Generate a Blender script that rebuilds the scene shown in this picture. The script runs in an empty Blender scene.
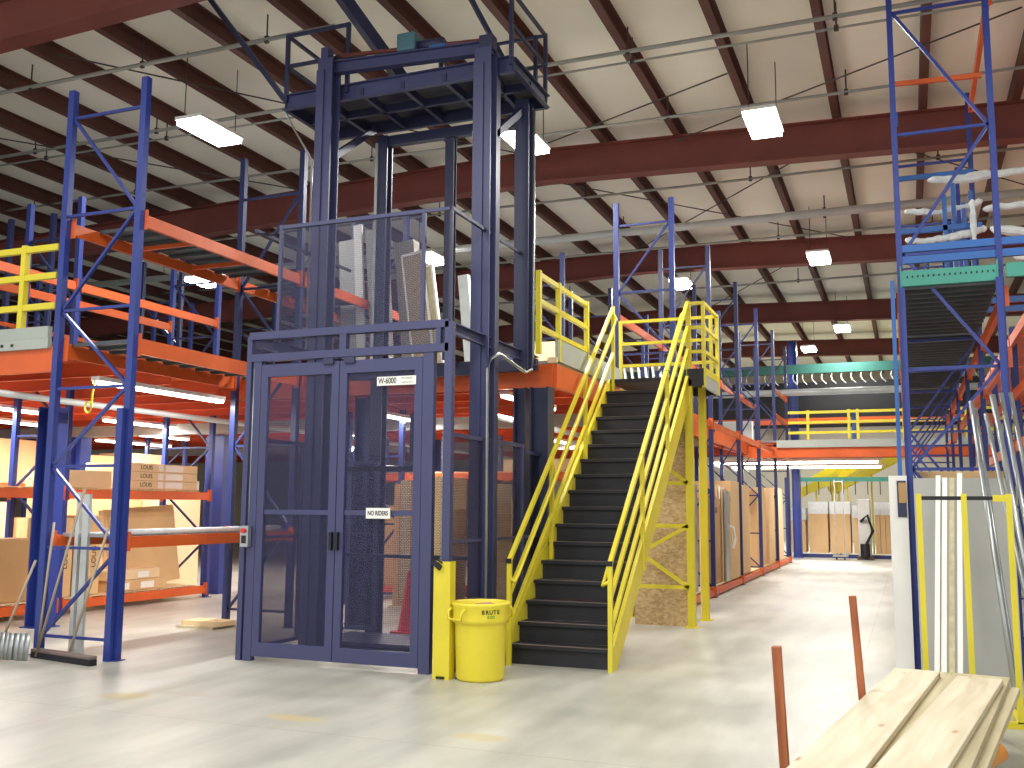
import bpy, bmesh, math, random
from mathutils import Vector, Matrix
random.seed(7)
SC = bpy.context.scene
COL = SC.collection
PI = math.pi

# ------------------------------------------------------------------ materials
def lin(c):
    return tuple(((v/255)/12.92 if v/255 <= .04045 else ((v/255+.055)/1.055)**2.4) for v in c)

def paint(name, rgb, rough=.5, metal=0., var=.12, scale=3., bump=0., coat=0.):
    m = bpy.data.materials.new(name); m.use_nodes = True
    nt = m.node_tree; b = nt.nodes['Principled BSDF']
    b.inputs['Roughness'].default_value = rough
    b.inputs['Metallic'].default_value = metal
    b.inputs['Coat Weight'].default_value = coat
    tc = nt.nodes.new('ShaderNodeTexCoord')
    no = nt.nodes.new('ShaderNodeTexNoise'); no.inputs['Scale'].default_value = scale
    no.inputs['Detail'].default_value = 4
    nt.links.new(tc.outputs['Object'], no.inputs['Vector'])
    r = nt.nodes.new('ShaderNodeValToRGB')
    c = lin(rgb)
    r.color_ramp.elements[0].position = .3; r.color_ramp.elements[1].position = .7
    r.color_ramp.elements[0].color = (*[v*(1-var) for v in c], 1)
    r.color_ramp.elements[1].color = (*[min(1, v*(1+var)) for v in c], 1)
    nt.links.new(no.outputs['Fac'], r.inputs['Fac'])
    nt.links.new(r.outputs['Color'], b.inputs['Base Color'])
    if bump:
        bp = nt.nodes.new('ShaderNodeBump'); bp.inputs['Strength'].default_value = bump
        bp.inputs['Distance'].default_value = .01
        n2 = nt.nodes.new('ShaderNodeTexNoise'); n2.inputs['Scale'].default_value = scale*12
        nt.links.new(tc.outputs['Object'], n2.inputs['Vector'])
        nt.links.new(n2.outputs['Fac'], bp.inputs['Height']); nt.links.new(bp.outputs['Normal'], b.inputs['Normal'])
    return m

def emit(name, rgb, s):
    m = bpy.data.materials.new(name); m.use_nodes = True
    nt = m.node_tree; nt.nodes.clear()
    e = nt.nodes.new('ShaderNodeEmission'); e.inputs['Color'].default_value = (*lin(rgb), 1); e.inputs['Strength'].default_value = s
    o = nt.nodes.new('ShaderNodeOutputMaterial'); nt.links.new(e.outputs[0], o.inputs[0]); return m

def mesh_screen(name, rgb, alpha, pitch=.02):
    m = bpy.data.materials.new(name); m.use_nodes = True
    nt = m.node_tree; b = nt.nodes['Principled BSDF']
    b.inputs['Base Color'].default_value = (*lin(rgb), 1); b.inputs['Roughness'].default_value = .5
    out = nt.nodes['Material Output']
    tr = nt.nodes.new('ShaderNodeBsdfTransparent'); mx = nt.nodes.new('ShaderNodeMixShader')
    tc = nt.nodes.new('ShaderNodeTexCoord')
    vo = nt.nodes.new('ShaderNodeTexVoronoi'); vo.inputs['Scale'].default_value = 1/pitch; vo.inputs['Randomness'].default_value = 0.0
    nt.links.new(tc.outputs['Object'], vo.inputs['Vector'])
    mr = nt.nodes.new('ShaderNodeMapRange'); mr.inputs['From Min'].default_value = .15; mr.inputs['From Max'].default_value = .6
    mr.inputs['To Min'].default_value = alpha-.1; mr.inputs['To Max'].default_value = alpha+.12
    nt.links.new(vo.outputs['Distance'], mr.inputs['Value'])
    nt.links.new(mr.outputs['Result'], mx.inputs['Fac'])
    nt.links.new(tr.outputs[0], mx.inputs[1]); nt.links.new(b.outputs[0], mx.inputs[2])
    nt.links.new(mx.outputs[0], out.inputs['Surface']); return m

def wood(name, c1, c2, rough=.6, stretch=(14, 14, .8), knots=False):
    m = bpy.data.materials.new(name); m.use_nodes = True
    nt = m.node_tree; b = nt.nodes['Principled BSDF']; b.inputs['Roughness'].default_value = rough
    tc = nt.nodes.new('ShaderNodeTexCoord'); mp = nt.nodes.new('ShaderNodeMapping')
    mp.inputs['Scale'].default_value = stretch
    nt.links.new(tc.outputs['Object'], mp.inputs['Vector'])
    no = nt.nodes.new('ShaderNodeTexNoise'); no.inputs['Scale'].default_value = 1.5; no.inputs['Detail'].default_value = 6
    no.inputs['Distortion'].default_value = .4
    nt.links.new(mp.outputs['Vector'], no.inputs['Vector'])
    r = nt.nodes.new('ShaderNodeValToRGB')
    r.color_ramp.elements[0].position = .32; r.color_ramp.elements[1].position = .68
    r.color_ramp.elements[0].color = (*lin(c1), 1); r.color_ramp.elements[1].color = (*lin(c2), 1)
    nt.links.new(no.outputs['Fac'], r.inputs['Fac'])
    last = r.outputs['Color']
    if knots:
        v = nt.nodes.new('ShaderNodeTexVoronoi'); v.inputs['Scale'].default_value = 1.0
        mp2 = nt.nodes.new('ShaderNodeMapping'); mp2.inputs['Scale'].default_value = (5, 1.8, 5)
        nt.links.new(tc.outputs['Object'], mp2.inputs['Vector']); nt.links.new(mp2.outputs['Vector'], v.inputs['Vector'])
        rr = nt.nodes.new('ShaderNodeValToRGB'); rr.color_ramp.elements[0].position = .05; rr.color_ramp.elements[1].position = .12
        rr.color_ramp.elements[0].color = (1, 1, 1, 1); rr.color_ramp.elements[1].color = (0, 0, 0, 1)
        nt.links.new(v.outputs['Distance'], rr.inputs['Fac'])
        mx = nt.nodes.new('ShaderNodeMixRGB'); mx.inputs['Color2'].default_value = (*lin((176, 132, 84)), 1)
        nt.links.new(rr.outputs['Color'], mx.inputs['Fac']); nt.links.new(last, mx.inputs['Color1']); last = mx.outputs['Color']
    nt.links.new(last, b.inputs['Base Color'])
    return m

def floor_mat():
    m = bpy.data.materials.new('sealed_concrete'); m.use_nodes = True
    nt = m.node_tree; b = nt.nodes['Principled BSDF']; L = nt.links
    g = nt.nodes.new('ShaderNodeNewGeometry')
    def noise(s, d=5, sc=None):
        n = nt.nodes.new('ShaderNodeTexNoise'); n.inputs['Scale'].default_value = s; n.inputs['Detail'].default_value = d
        src = g.outputs['Position']
        if sc:
            mp = nt.nodes.new('ShaderNodeMapping'); mp.inputs['Scale'].default_value = sc
            L.new(src, mp.inputs['Vector']); src = mp.outputs['Vector']
        L.new(src, n.inputs['Vector']); return n.outputs['Fac']
    r = nt.nodes.new('ShaderNodeValToRGB'); e = r.color_ramp.elements
    e[0].position = .3; e[1].position = .72
    e[0].color = (*lin((168, 167, 156)), 1); e[1].color = (*lin((203, 201, 189)), 1)
    L.new(noise(.55, 6), r.inputs['Fac'])
    r2 = nt.nodes.new('ShaderNodeValToRGB'); e = r2.color_ramp.elements
    e[0].position = .35; e[1].position = .62; e[0].color = (.74, .75, .74, 1); e[1].color = (1, 1, 1, 1)
    L.new(noise(1.0, 8, (3, .7, 1)), r2.inputs['Fac'])
    mu = nt.nodes.new('ShaderNodeMixRGB'); mu.blend_type = 'MULTIPLY'; mu.inputs['Fac'].default_value = .8
    L.new(r.outputs['Color'], mu.inputs['Color1']); L.new(r2.outputs['Color'], mu.inputs['Color2'])
    last = mu.outputs['Color']
    # old yellowish sealer blots
    for (x, y, rx, ry, col) in [(-4.37, 6.55, .27, .11, (200, 178, 120)), (-2.84, 6.54, .24, .12, (196, 180, 128)), (-6.17, 6.72, .24, .18, (178, 160, 90)),
                                (-5.8, 7.0, .4, .08, (172, 165, 150))]:
        s = nt.nodes.new('ShaderNodeVectorMath'); s.operation = 'SUBTRACT'; s.inputs[1].default_value = (x, y, 0); L.new(g.outputs['Position'], s.inputs[0])
        k = nt.nodes.new('ShaderNodeVectorMath'); k.operation = 'MULTIPLY'; k.inputs[1].default_value = (1/rx, 1/ry, 0); L.new(s.outputs[0], k.inputs[0])
        l = nt.nodes.new('ShaderNodeVectorMath'); l.operation = 'LENGTH'; L.new(k.outputs[0], l.inputs[0])
        mr = nt.nodes.new('ShaderNodeMapRange'); mr.interpolation_type = 'SMOOTHSTEP'
        mr.inputs['From Min'].default_value = .55; mr.inputs['From Max'].default_value = 1.15; mr.inputs['To Min'].default_value = .6; mr.inputs['To Max'].default_value = 0
        L.new(l.outputs['Value'], mr.inputs['Value'])
        mx = nt.nodes.new('ShaderNodeMixRGB'); mx.inputs['Color2'].default_value = (*lin(col), 1)
        L.new(mr.outputs['Result'], mx.inputs['Fac']); L.new(last, mx.inputs['Color1']); last = mx.outputs['Color']
    # saw-cut joints
    sp = nt.nodes.new('ShaderNodeSeparateXYZ'); L.new(g.outputs['Position'], sp.inputs[0])
    def joint(out, off, period):
        a = nt.nodes.new('ShaderNodeMath'); a.operation = 'ADD'; a.inputs[1].default_value = off; L.new(out, a.inputs[0])
        p = nt.nodes.new('ShaderNodeMath'); p.operation = 'PINGPONG'; p.inputs[1].default_value = period/2; L.new(a.outputs[0], p.inputs[0])
        c = nt.nodes.new('ShaderNodeMath'); c.operation = 'LESS_THAN'; c.inputs[1].default_value = .006; L.new(p.outputs[0], c.inputs[0]); return c.outputs[0]
    for jn in (joint(sp.outputs['Y'], -15.2, 9.0), joint(sp.outputs['X'], .5, 5.55), joint(sp.outputs['X'], 7.85, 22.2)):
        f = nt.nodes.new('ShaderNodeMath'); f.operation = 'MULTIPLY'; f.inputs[1].default_value = .35; L.new(jn, f.inputs[0])
        mx = nt.nodes.new('ShaderNodeMixRGB'); mx.inputs['Color2'].default_value = (*lin((110, 104, 95)), 1)
        L.new(f.outputs[0], mx.inputs['Fac']); L.new(last, mx.inputs['Color1']); last = mx.outputs['Color']
    L.new(last, b.inputs['Base Color'])
    rr = nt.nodes.new('ShaderNodeMapRange'); rr.inputs['To Min'].default_value = .28; rr.inputs['To Max'].default_value = .5
    L.new(noise(2.2, 5), rr.inputs['Value']); L.new(rr.outputs['Result'], b.inputs['Roughness'])
    b.inputs['Specular IOR Level'].default_value = .45
    return m

def osb_mat():
    m = bpy.data.materials.new('osb_flakes'); m.use_nodes = True
    nt = m.node_tree; b = nt.nodes['Principled BSDF']; b.inputs['Roughness'].default_value = .75
    tc = nt.nodes.new('ShaderNodeTexCoord'); v = nt.nodes.new('ShaderNodeTexVoronoi'); v.inputs['Scale'].default_value = 22
    mp = nt.nodes.new('ShaderNodeMapping'); mp.inputs['Scale'].default_value = (1, 1, 1.9)
    nt.links.new(tc.outputs['Object'], mp.inputs['Vector']); nt.links.new(mp.outputs['Vector'], v.inputs['Vector'])
    r = nt.nodes.new('ShaderNodeValToRGB'); e = r.color_ramp.elements
    e[0].color = (*lin((170, 140, 92)), 1); e[1].color = (*lin((216, 190, 142)), 1)
    nt.links.new(v.outputs['Color'], r.inputs['Fac']); nt.links.new(r.outputs['Color'], b.inputs['Base Color']); return m

def patch_mat(name, ca, cb, scale):
    m = bpy.data.materials.new(name); m.use_nodes = True
    nt = m.node_tree; b = nt.nodes['Principled BSDF']; b.inputs['Roughness'].default_value = .5
    tc = nt.nodes.new('ShaderNodeTexCoord'); c = nt.nodes.new('ShaderNodeTexBrick'); c.inputs['Scale'].default_value = scale
    c.inputs['Color1'].default_value = (*lin(ca), 1); c.inputs['Color2'].default_value = (*lin(ca), 1); c.inputs['Mortar'].default_value = (*lin(cb), 1)
    c.inputs['Mortar Size'].default_value = .08
    mp = nt.nodes.new('ShaderNodeMapping'); mp.inputs['Rotation'].default_value = (PI/2, 0, 0)
    nt.links.new(tc.outputs['Object'], mp.inputs['Vector']); nt.links.new(mp.outputs['Vector'], c.inputs['Vector'])
    nt.links.new(c.outputs['Color'], b.inputs['Base Color']); return m

M = dict(
    floor=floor_mat(), osb=osb_mat(),
    roof=paint('roof_insulation', (238, 234, 220), .9, var=.05, scale=.6),
    wall=paint('far_wall_panel', (176, 170, 156), .85, var=.06, scale=.5),
    wallw=paint('white_partition', (232, 232, 228), .8, var=.03),
    girder=paint('oxide_red_girder', (120, 60, 52), .6, var=.1, scale=1.5),
    purlin=paint('oxide_brown_purlin', (92, 54, 46), .65, var=.15, scale=1.5),
    lift=paint('slate_violet_paint', (62, 65, 102), .42, var=.06, scale=1.2),
    liftd=paint('slate_violet_channel', (46, 49, 78), .45, var=.06, scale=1.2),
    blue=paint('rack_blue', (40, 57, 132), .4, var=.1, scale=2.),
    dblue=paint('dark_rack_blue', (34, 44, 94), .42, var=.1, scale=2.),
    lblue=paint('bright_beam_blue', (46, 98, 168), .4, var=.08, scale=2.),
    orange=paint('rack_orange', (214, 94, 36), .45, var=.1, scale=2.),
    dorange=paint('joist_orange', (206, 88, 44), .55, var=.1, scale=2.),
    yellow=paint('safety_yellow', (222, 206, 52), .42, var=.05, scale=3.),
    canyel=paint('bin_yellow_plastic', (234, 216, 60), .38, var=.04, scale=4.),
    teal=paint('teal_green_beam', (66, 150, 132), .45, var=.08, scale=2.),
    dteal=paint('dark_teal_beam', (40, 92, 82), .5, var=.1),
    black=paint('black_tread', (34, 34, 40), .6, var=.2, scale=4.),
    blk=paint('black_plastic', (18, 18, 20), .5, var=.1),
    galv=paint('galvanised_steel', (172, 176, 176), .35, .7, var=.12, scale=5.),
    deckg=paint('galvanised_deck', (150, 154, 154), .5, .3, var=.12, scale=2.),
    deckd=paint('dark_deck_pan', (84, 88, 92), .5, .4, var=.15, scale=2.),
    kick=paint('grey_kickplate', (168, 174, 166), .6, var=.06, scale=2.),
    pipe=paint('grey_pipe', (200, 203, 200), .4, .2, var=.06),
    dpipe=paint('dull_grey_conduit', (158, 158, 152), .5, .2, var=.08),
    wire=paint('dark_cable', (70, 62, 58), .6, var=.05),
    card=paint('cardboard', (216, 180, 130), .85, var=.06, scale=1.6),
    card2=paint('light_cardboard', (230, 204, 160), .85, var=.05, scale=1.6),
    card3=paint('brown_cardboard', (186, 146, 98), .85, var=.08, scale=1.6),
    tape=paint('packing_tape', (224, 206, 170), .35, var=.03),
    white=paint('white_sheet', (236, 234, 228), .55, var=.03),
    film=paint('stretch_film', (220, 224, 222), .22, var=.08, scale=9., bump=.6),
    grey=paint('grey_sheet', (178, 178, 172), .5, var=.06, scale=1.1),
    ink=paint('printed_ink', (52, 44, 40), .7, var=.05),
    red=paint('red_plastic', (204, 52, 44), .45, var=.05),
    green=paint('green_ink', (110, 160, 60), .6, var=.05),
    cone=paint('cone_red', (214, 62, 40), .5, var=.05),
    pine=wood('pine_board', (200, 186, 154), (222, 211, 184), .6, (9, .7, 9), True),
    pine2=wood('greyed_pine', (176, 164, 130), (206, 194, 158), .65, (9, .7, 9)),
    stake=wood('reddish_stake', (140, 70, 40), (186, 110, 66), .6, (10, 10, 1.2)),
    plastic_o=paint('orange_roller', (226, 150, 72), .4, var=.08),
    bristle=paint('dark_bristle', (38, 36, 44), .9, var=.3, scale=60., bump=.8),
    broomw=paint('worn_broom_block', (120, 104, 98), .7, var=.15, scale=6.),
    handle=paint('pale_wood_handle', (166, 152, 130), .6, var=.1, scale=4.),
    honey=patch_mat('honeycomb_wrap', (206, 200, 184), (128, 122, 112), 14.),
    tan=patch_mat('stacked_edges', (214, 198, 160), (140, 118, 80), 10.),
    motor=paint('motor_green', (72, 112, 122), .45, var=.06),
    scr=mesh_screen('expanded_metal_violet', (50, 50, 84), .29),
    scr2=mesh_screen('expanded_metal_rear', (42, 43, 74), .30),
    gratm=mesh_screen('platform_grating', (40, 42, 66), .72),
    lamp=emit('lamp_diffuser', (255, 250, 244), 26.), tube=emit('tube_glow', (255, 248, 232), 15.),
)

# ------------------------------------------------------------------ mesh building
class MB:
    def __init__(s): s.bm = bmesh.new()
    def box(s, x0, x1, y0, y1, z0, z1):
        v = [s.bm.verts.new((x, y, z)) for z in (z0, z1) for y in (y0, y1) for x in (x0, x1)]
        for f in ((0, 2, 3, 1), (4, 5, 7, 6), (0, 1, 5, 4), (2, 6, 7, 3), (0, 4, 6, 2), (1, 3, 7, 5)):
            s.bm.faces.new([v[i] for i in f])
        return s
    def bar(s, p, q, w, h, up=(0, 0, 1)):          # rectangular bar; w across, h along up
        p, q = Vector(p), Vector(q); d = (q-p).normalized(); up = Vector(up)
        if abs(d.dot(up)) > .99: up = Vector((0, 1, 0))
        a = d.cross(up).normalized(); b = a.cross(d).normalized()
        ring = lambda c: [s.bm.verts.new(c+a*i*w/2+b*j*h/2) for i, j in ((-1, -1), (1, -1), (1, 1), (-1, 1))]
        A, B = ring(p), ring(q)
        s.bm.faces.new(A[::-1]); s.bm.faces.new(B)
        for i in range(4): s.bm.faces.new([A[i], A[(i+1) % 4], B[(i+1) % 4], B[i]])
        return s
    def sect(s, p, q, pts, up=(0, 0, 1)):           # extrude closed 2D outline (a,b) from p to q
        p, q = Vector(p), Vector(q); d = (q-p).normalized(); up = Vector(up)
        if abs(d.dot(up)) > .99: up = Vector((0, 1, 0))
        a = d.cross(up).normalized(); b = a.cross(d).normalized()
        A = [s.bm.verts.new(p+a*i+b*j) for i, j in pts]; B = [s.bm.verts.new(q+a*i+b*j) for i, j in pts]
        n = len(pts)
        s.bm.faces.new(A[::-1]); s.bm.faces.new(B)
        for i in range(n): s.bm.faces.new([A[i], A[(i+1) % n], B[(i+1) % n], B[i]])
        return s
    def ibeam(s, p, q, w, h, t=.02, up=(0, 0, 1)):
        W, H, T = w/2, h/2, t/2
        return s.sect(p, q, [(-W, -H), (W, -H), (W, -H+t), (T, -H+t), (T, H-t), (W, H-t), (W, H), (-W, H), (-W, H-t), (-T, H-t), (-T, -H+t), (-W, -H+t)], up)
    def chan(s, p, q, w, h, t=.01, up=(0, 0, 1)):   # C channel open to +a
        W, H = w/2, h/2
        return s.sect(p, q, [(-W, -H), (W, -H), (W, -H+t), (-W+t, -H+t), (-W+t, H-t), (W, H-t), (W, H), (-W, H)], up)
    def tube(s, pts, r, n=10, rs=None):
        pts = [Vector(p) for p in pts]; rings = []
        for i, c in enumerate(pts):
            d = ((pts[min(i+1, len(pts)-1)]-pts[max(i-1, 0)])).normalized()
            up = Vector((0, 0, 1)) if abs(d.z) < .95 else Vector((0, 1, 0))
            a = d.cross(up).normalized(); b = a.cross(d).normalized()
            R = rs[i] if rs else r
            rings.append([s.bm.verts.new(c+(a*math.cos(2*PI*k/n)+b*math.sin(2*PI*k/n))*R) for k in range(n)])
        for A, B in zip(rings, rings[1:]):
            for k in range(n): s.bm.faces.new([A[k], A[(k+1) % n], B[(k+1) % n], B[k]])
        s.bm.faces.new(rings[0][::-1]); s.bm.faces.new(rings[-1]); return s
    def lathe(s, c, prof, n=40):
        c = Vector(c); rings = [[s.bm.verts.new(c+Vector((r*math.cos(2*PI*k/n), r*math.sin(2*PI*k/n), z))) for k in range(n)] for r, z in prof]
        for A, B in zip(rings, rings[1:]):
            for k in range(n): s.bm.faces.new([A[k], A[(k+1) % n], B[(k+1) % n], B[k]])
        s.bm.faces.new(rings[0][::-1]); s.bm.faces.new(rings[-1]); return s
    def obj(s, name, mat, parent=None, bevel=0, smooth=False):
        bmesh.ops.recalc_face_normals(s.bm, faces=s.bm.faces)
        me = bpy.data.meshes.new(name)
        org = Vector((0, 0, 0))
        s.bm.to_mesh(me); s.bm.free()
        if smooth:
            for f in me.polygons: f.use_smooth = True
        me.materials.append(M[mat] if isinstance(mat, str) else mat)
        o = bpy.data.objects.new(name, me); COL.objects.link(o)
        if parent:
            o.parent = parent; o.matrix_parent_inverse = Matrix.Translation(-world_loc(parent))
        if bevel:
            b = o.modifiers.new('b', 'BEVEL'); b.width = bevel; b.segments = 2; b.limit_method = 'ANGLE'; b.angle_limit = .6
        return o

def world_loc(o):
    v = Vector(o.location)
    if o.parent: v = v  # children of empties carry identity transforms in world coordinates
    return v if o.type == 'EMPTY' else Vector((0, 0, 0))

def tag(o, label, cat, group=None, kind=None):
    o['label'] = label; o['category'] = cat
    if group: o['group'] = group
    if kind: o['kind'] = kind
    return o
def thing(name, label, cat, loc, group=None):
    o = bpy.data.objects.new(name, None); COL.objects.link(o); o.location = loc; o.empty_display_size = .2
    return tag(o, label, cat, group)
def struct(o):
    o['kind'] = 'structure'; return o
def dup(root, offset, label=None, group=None):
    r = root.copy(); COL.objects.link(r); r.location = Vector(root.location)+Vector(offset)
    if label: r['label'] = label
    if group: r['group'] = group
    for ch in list(root.children):
        c = ch.copy(); COL.objects.link(c); c.parent = r; c.matrix_parent_inverse = ch.matrix_parent_inverse.copy()
        for g in list(ch.children):
            d = g.copy(); COL.objects.link(d); d.parent = c; d.matrix_parent_inverse = g.matrix_parent_inverse.copy()
    return r

def text_obj(name, txt, size, org, xdir, updir, mat, parent, bold=0., sx=1.):
    cu = bpy.data.curves.new(name, 'FONT'); cu.body = txt; cu.size = size; cu.extrude = .001; cu.offset = bold
    cu.align_x = 'CENTER'; cu.align_y = 'CENTER'
    t = bpy.data.objects.new(name+'_tmp', cu); COL.objects.link(t)
    me = bpy.data.meshes.new_from_object(t)
    bpy.data.objects.remove(t); bpy.data.curves.remove(cu)
    X = Vector(xdir).normalized(); U = Vector(updir).normalized(); N = X.cross(U)
    mt = Matrix(((X.x*sx, U.x, N.x, org[0]), (X.y*sx, U.y, N.y, org[1]), (X.z*sx, U.z, N.z, org[2]), (0, 0, 0, 1)))
    me.transform(mt); me.materials.append(M[mat])
    o = bpy.data.objects.new(name, me); COL.objects.link(o)
    if parent:
        o.parent = parent; o.matrix_parent_inverse = Matrix.Translation(-world_loc(parent))
    return o

# ------------------------------------------------------------------ setting
ZR = 8.28
struct(MB().box(-34, 16, -8, 52, -.2, 0).obj('floor', 'floor'))
def dzr(x): return .19-.032*abs(x+6)
_m = MB()
for (xa, xb) in ((-34, -6), (-6, 16)):
    _m.sect(((xa+xb)/2, -3, 0), ((xa+xb)/2, 52, 0), [(xa-(xa+xb)/2, ZR+dzr(xa)), (xb-(xa+xb)/2, ZR+dzr(xb)), (xb-(xa+xb)/2, ZR+.1+dzr(xb)), (xa-(xa+xb)/2, ZR+.1+dzr(xa))])
struct(_m.obj('ceiling', 'roof'))
struct(MB().box(-34, 16, 50, 50.2, 0, ZR+.2).obj('wall_back', 'wall'))
struct(MB().box(-34, -33.8, -3, 50, 0, ZR).obj('wall_left', 'wall'))
struct(MB().box(11, 11.2, 4, 50, 0, ZR).obj('wall_right', 'wall'))

gy = [8.75, 16.7, 24.3, 32.0, 39.6]
gname = ['nearest the camera at the upper left corner', 'second from the camera, crossing above the stairs', 'third from the camera, behind the upright frames',
         'fourth from the camera, above the far gallery', 'farthest from the camera, low over the far gallery']
for y, n in zip(gy, gname):
    tag(MB().ibeam((-33.8, y, 7.7+dzr(-33.8)), (-6, y, 7.7+dzr(-6)), .28, .62, .02).ibeam((-6, y, 7.7+dzr(-6)), (11, y, 7.7+dzr(11)), .28, .62, .02).obj('roof_girder', 'girder'), 'dark red steel roof girder '+n, 'girder', 'roof girders')
for k in range(-6, 23):
    x = .48-1.335*k+(0 if k < 5 else .03*(k-4))
    tag(MB().chan((x, -3, 8.14+dzr(x)), (x, 49.9, 8.14+dzr(x)), .12, .28, .012).obj('roof_purlin', 'purlin'),
        'brown steel purlin running lengthwise under the pale roof', 'purlin', 'roof purlins')
def cable(pts, label, r=.012, mat='wire', name='brace_rod', cat='rod', group='roof bracing rods'):
    tag(MB().tube(pts, r, 6).obj(name, mat), label, cat, group)
for (a, b) in [((-2.2, 13.9, 7.9), (-7.2, 16.4, 7.9)), ((1.6, 13.4, 7.95), (-3.5, 16.4, 7.95)), ((-11, 10, 7.95), (-6, 16.4, 7.95)), ((-6.5, 17.2, 7.9), (-1, 23.8, 7.9)),
               ((-1, 17.2, 7.9), (-6.5, 23.8, 7.9)), ((-.5, 17.2, 7.9), (4.5, 23.8, 7.9)), ((-16, 10, 7.9), (-11, 16.4, 7.9)), ((-2, 24.8, 7.9), (-6, 31.5, 7.9))]:
    cable([a, b], 'thin dark brace rod strung diagonally under the roof purlins')
# pipes and conduits across the roof
def pipe(p, q, r, label, mat='pipe', n_hang=6, name='sprinkler_pipe', cat='pipe'):
    t = thing(name, label, cat, (p[0], p[1], p[2]))
    MB().tube([p, q], r, 12).obj('run', mat, t, smooth=True)
    h = MB()
    for k in range(n_hang):
        u = (k+.5)/n_hang; x = p[0]+(q[0]-p[0])*u; y = p[1]+(q[1]-p[1])*u; z = p[2]+(q[2]-p[2])*u
        h.tube([(x, y, z), (x, y, z+.36)], .012, 6); h.box(x-.03, x+.03, y-.02, y+.02, z-r-.02, z+r+.02)
        h.obj('hanger', 'wire', t); h = MB()
    h.bm.free()
pipe((-24, 12.7, 7.9), (9, 12.7, 7.9), .03, 'upper of two thin grey pipes crossing nearest under the roof', 'dpipe', 12)
pipe((-24, 12.95, 7.86), (9, 12.95, 7.86), .017, 'lower of two thin grey pipes crossing nearest under the roof', 'dpipe', 12)
pipe((-24, 15.2, 7.9), (9, 15.2, 7.9), .024, 'thin grey conduit just in front of the second roof girder', 'dpipe', 12)
pipe((-24, 20., 7.45), (9, 20., 7.45), .085, 'thick pale grey main pipe behind the second roof girder', 'pipe', 8, 'water_main')
pipe((-24, 18.6, 7.85), (9, 18.6, 7.85), .025, 'thin conduit just behind the second roof girder', 'dpipe', 10)
pipe((-24, 23., 7.85), (9, 23., 7.85), .03, 'thin grey pipe just in front of the third roof girder', 'dpipe', 10)
pipe((-24, 27.5, 7.8), (9, 27.5, 7.8), .03, 'thin grey pipe between the third and fourth roof girders', 'dpipe', 10)
pipe((-24, 10.6, 7.9), (-6.8, 10.6, 7.9), .03, 'thin dull pipe under the roof above the left racks', 'dpipe', 8)

# ------------------------------------------------------------------ lamps
def area(loc, sx, sy, power, col=(1, .985, .955)):
    l = bpy.data.lights.new('lamp', 'AREA'); l.shape = 'RECTANGLE'; l.size = sx; l.size_y = sy; l.energy = power; l.color = col
    o = bpy.data.objects.new('lamp', l); COL.objects.link(o); o.location = loc; return o
PW = 285
def highbay(x, y, label, z=7.2, power=PW):
    t = thing('high_bay_light', label, 'ceiling light', (x, y, z), 'high bay lights')
    MB().box(x-.24, x+.24, y-.5, y+.5, z+.05, z+.1).obj('housing', 'white', t)
    MB().box(x-.22, x+.22, y-.48, y+.48, z-.02, z+.05).obj('diffuser', 'lamp', t)
    MB().tube([(x-.15, y-.4, z+.1), (x-.15, y-.4, ZR+dzr(x))], .008, 5).obj('hanger', 'wire', t)
    MB().tube([(x+.15, y+.4, z+.1), (x+.15, y+.4, ZR+dzr(x))], .008, 5).obj('hanger', 'wire', t)
    area((x, y, z-.05), .42, .94, power)
for x, y, lb in [(-9.63, 11.65, 'glowing high bay light between the tall left rack and the lift tower'), (-5.3, 13.75, 'glowing high bay light just right of the lift tower'),
              (-1.76, 14.3, 'largest glowing high bay light, above the aisle and right of the stairs'), (-9.9, 19.8, 'glowing high bay light seen through the lift tower behind leaning panels'),
              (-5.1, 24.3, 'glowing high bay light behind the tall upright frames above the stair landing'), (-1.65, 22.8, 'glowing high bay light over the aisle behind the thick pipe'),
              (-1.7, 32.2, 'glowing high bay light over the far gallery, the lower right one'), (-3.05, 36.1, 'smallest glowing high bay light at the far end over the gallery'),
              (-16.5, 19.9, 'glowing high bay light low at the far left above orange beams')]:
    highbay(x, y, lb, power=PW*(1. if x > -9 else .5))
for x, y, p in [(-1.7, 5.5, .65), (-5.4, 4.4, .75), (-10, 3.2, .6), (-1.7, -1.5, .8), (3.0, 8.0, .6), (3.6, 18, .7)]:
    area((x, y, 7.15), .5, 1.15, PW*p)
def strip(x, y, L, label, z=3.0, p=26):
    t = thing('strip_light', label, 'fluorescent light', (x, y, z), 'fluorescent strip lights under the mezzanine')
    MB().box(x-.06, x+.06, y, y+L, z+.02, z+.07).obj('housing', 'white', t)
    MB().tube([(x-.03, y+.02, z), (x-.03, y+L-.02, z)], .02, 8).obj('tube', 'tube', t)
    MB().tube([(x+.03, y+.02, z), (x+.03, y+L-.02, z)], .02, 8).obj('tube', 'tube', t)
    o = area((x, y+L/2, z-.03), .1, L, p*L*2.1)
strip(-8.72, 8.75, 2.3, 'long glowing strip light hung behind the tall left upright frame', 3.0, 22)
strip(-4.75, 11.6, 1.9, 'short glowing strip light under the deck between lift and stairs', 3.0, 22)
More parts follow.
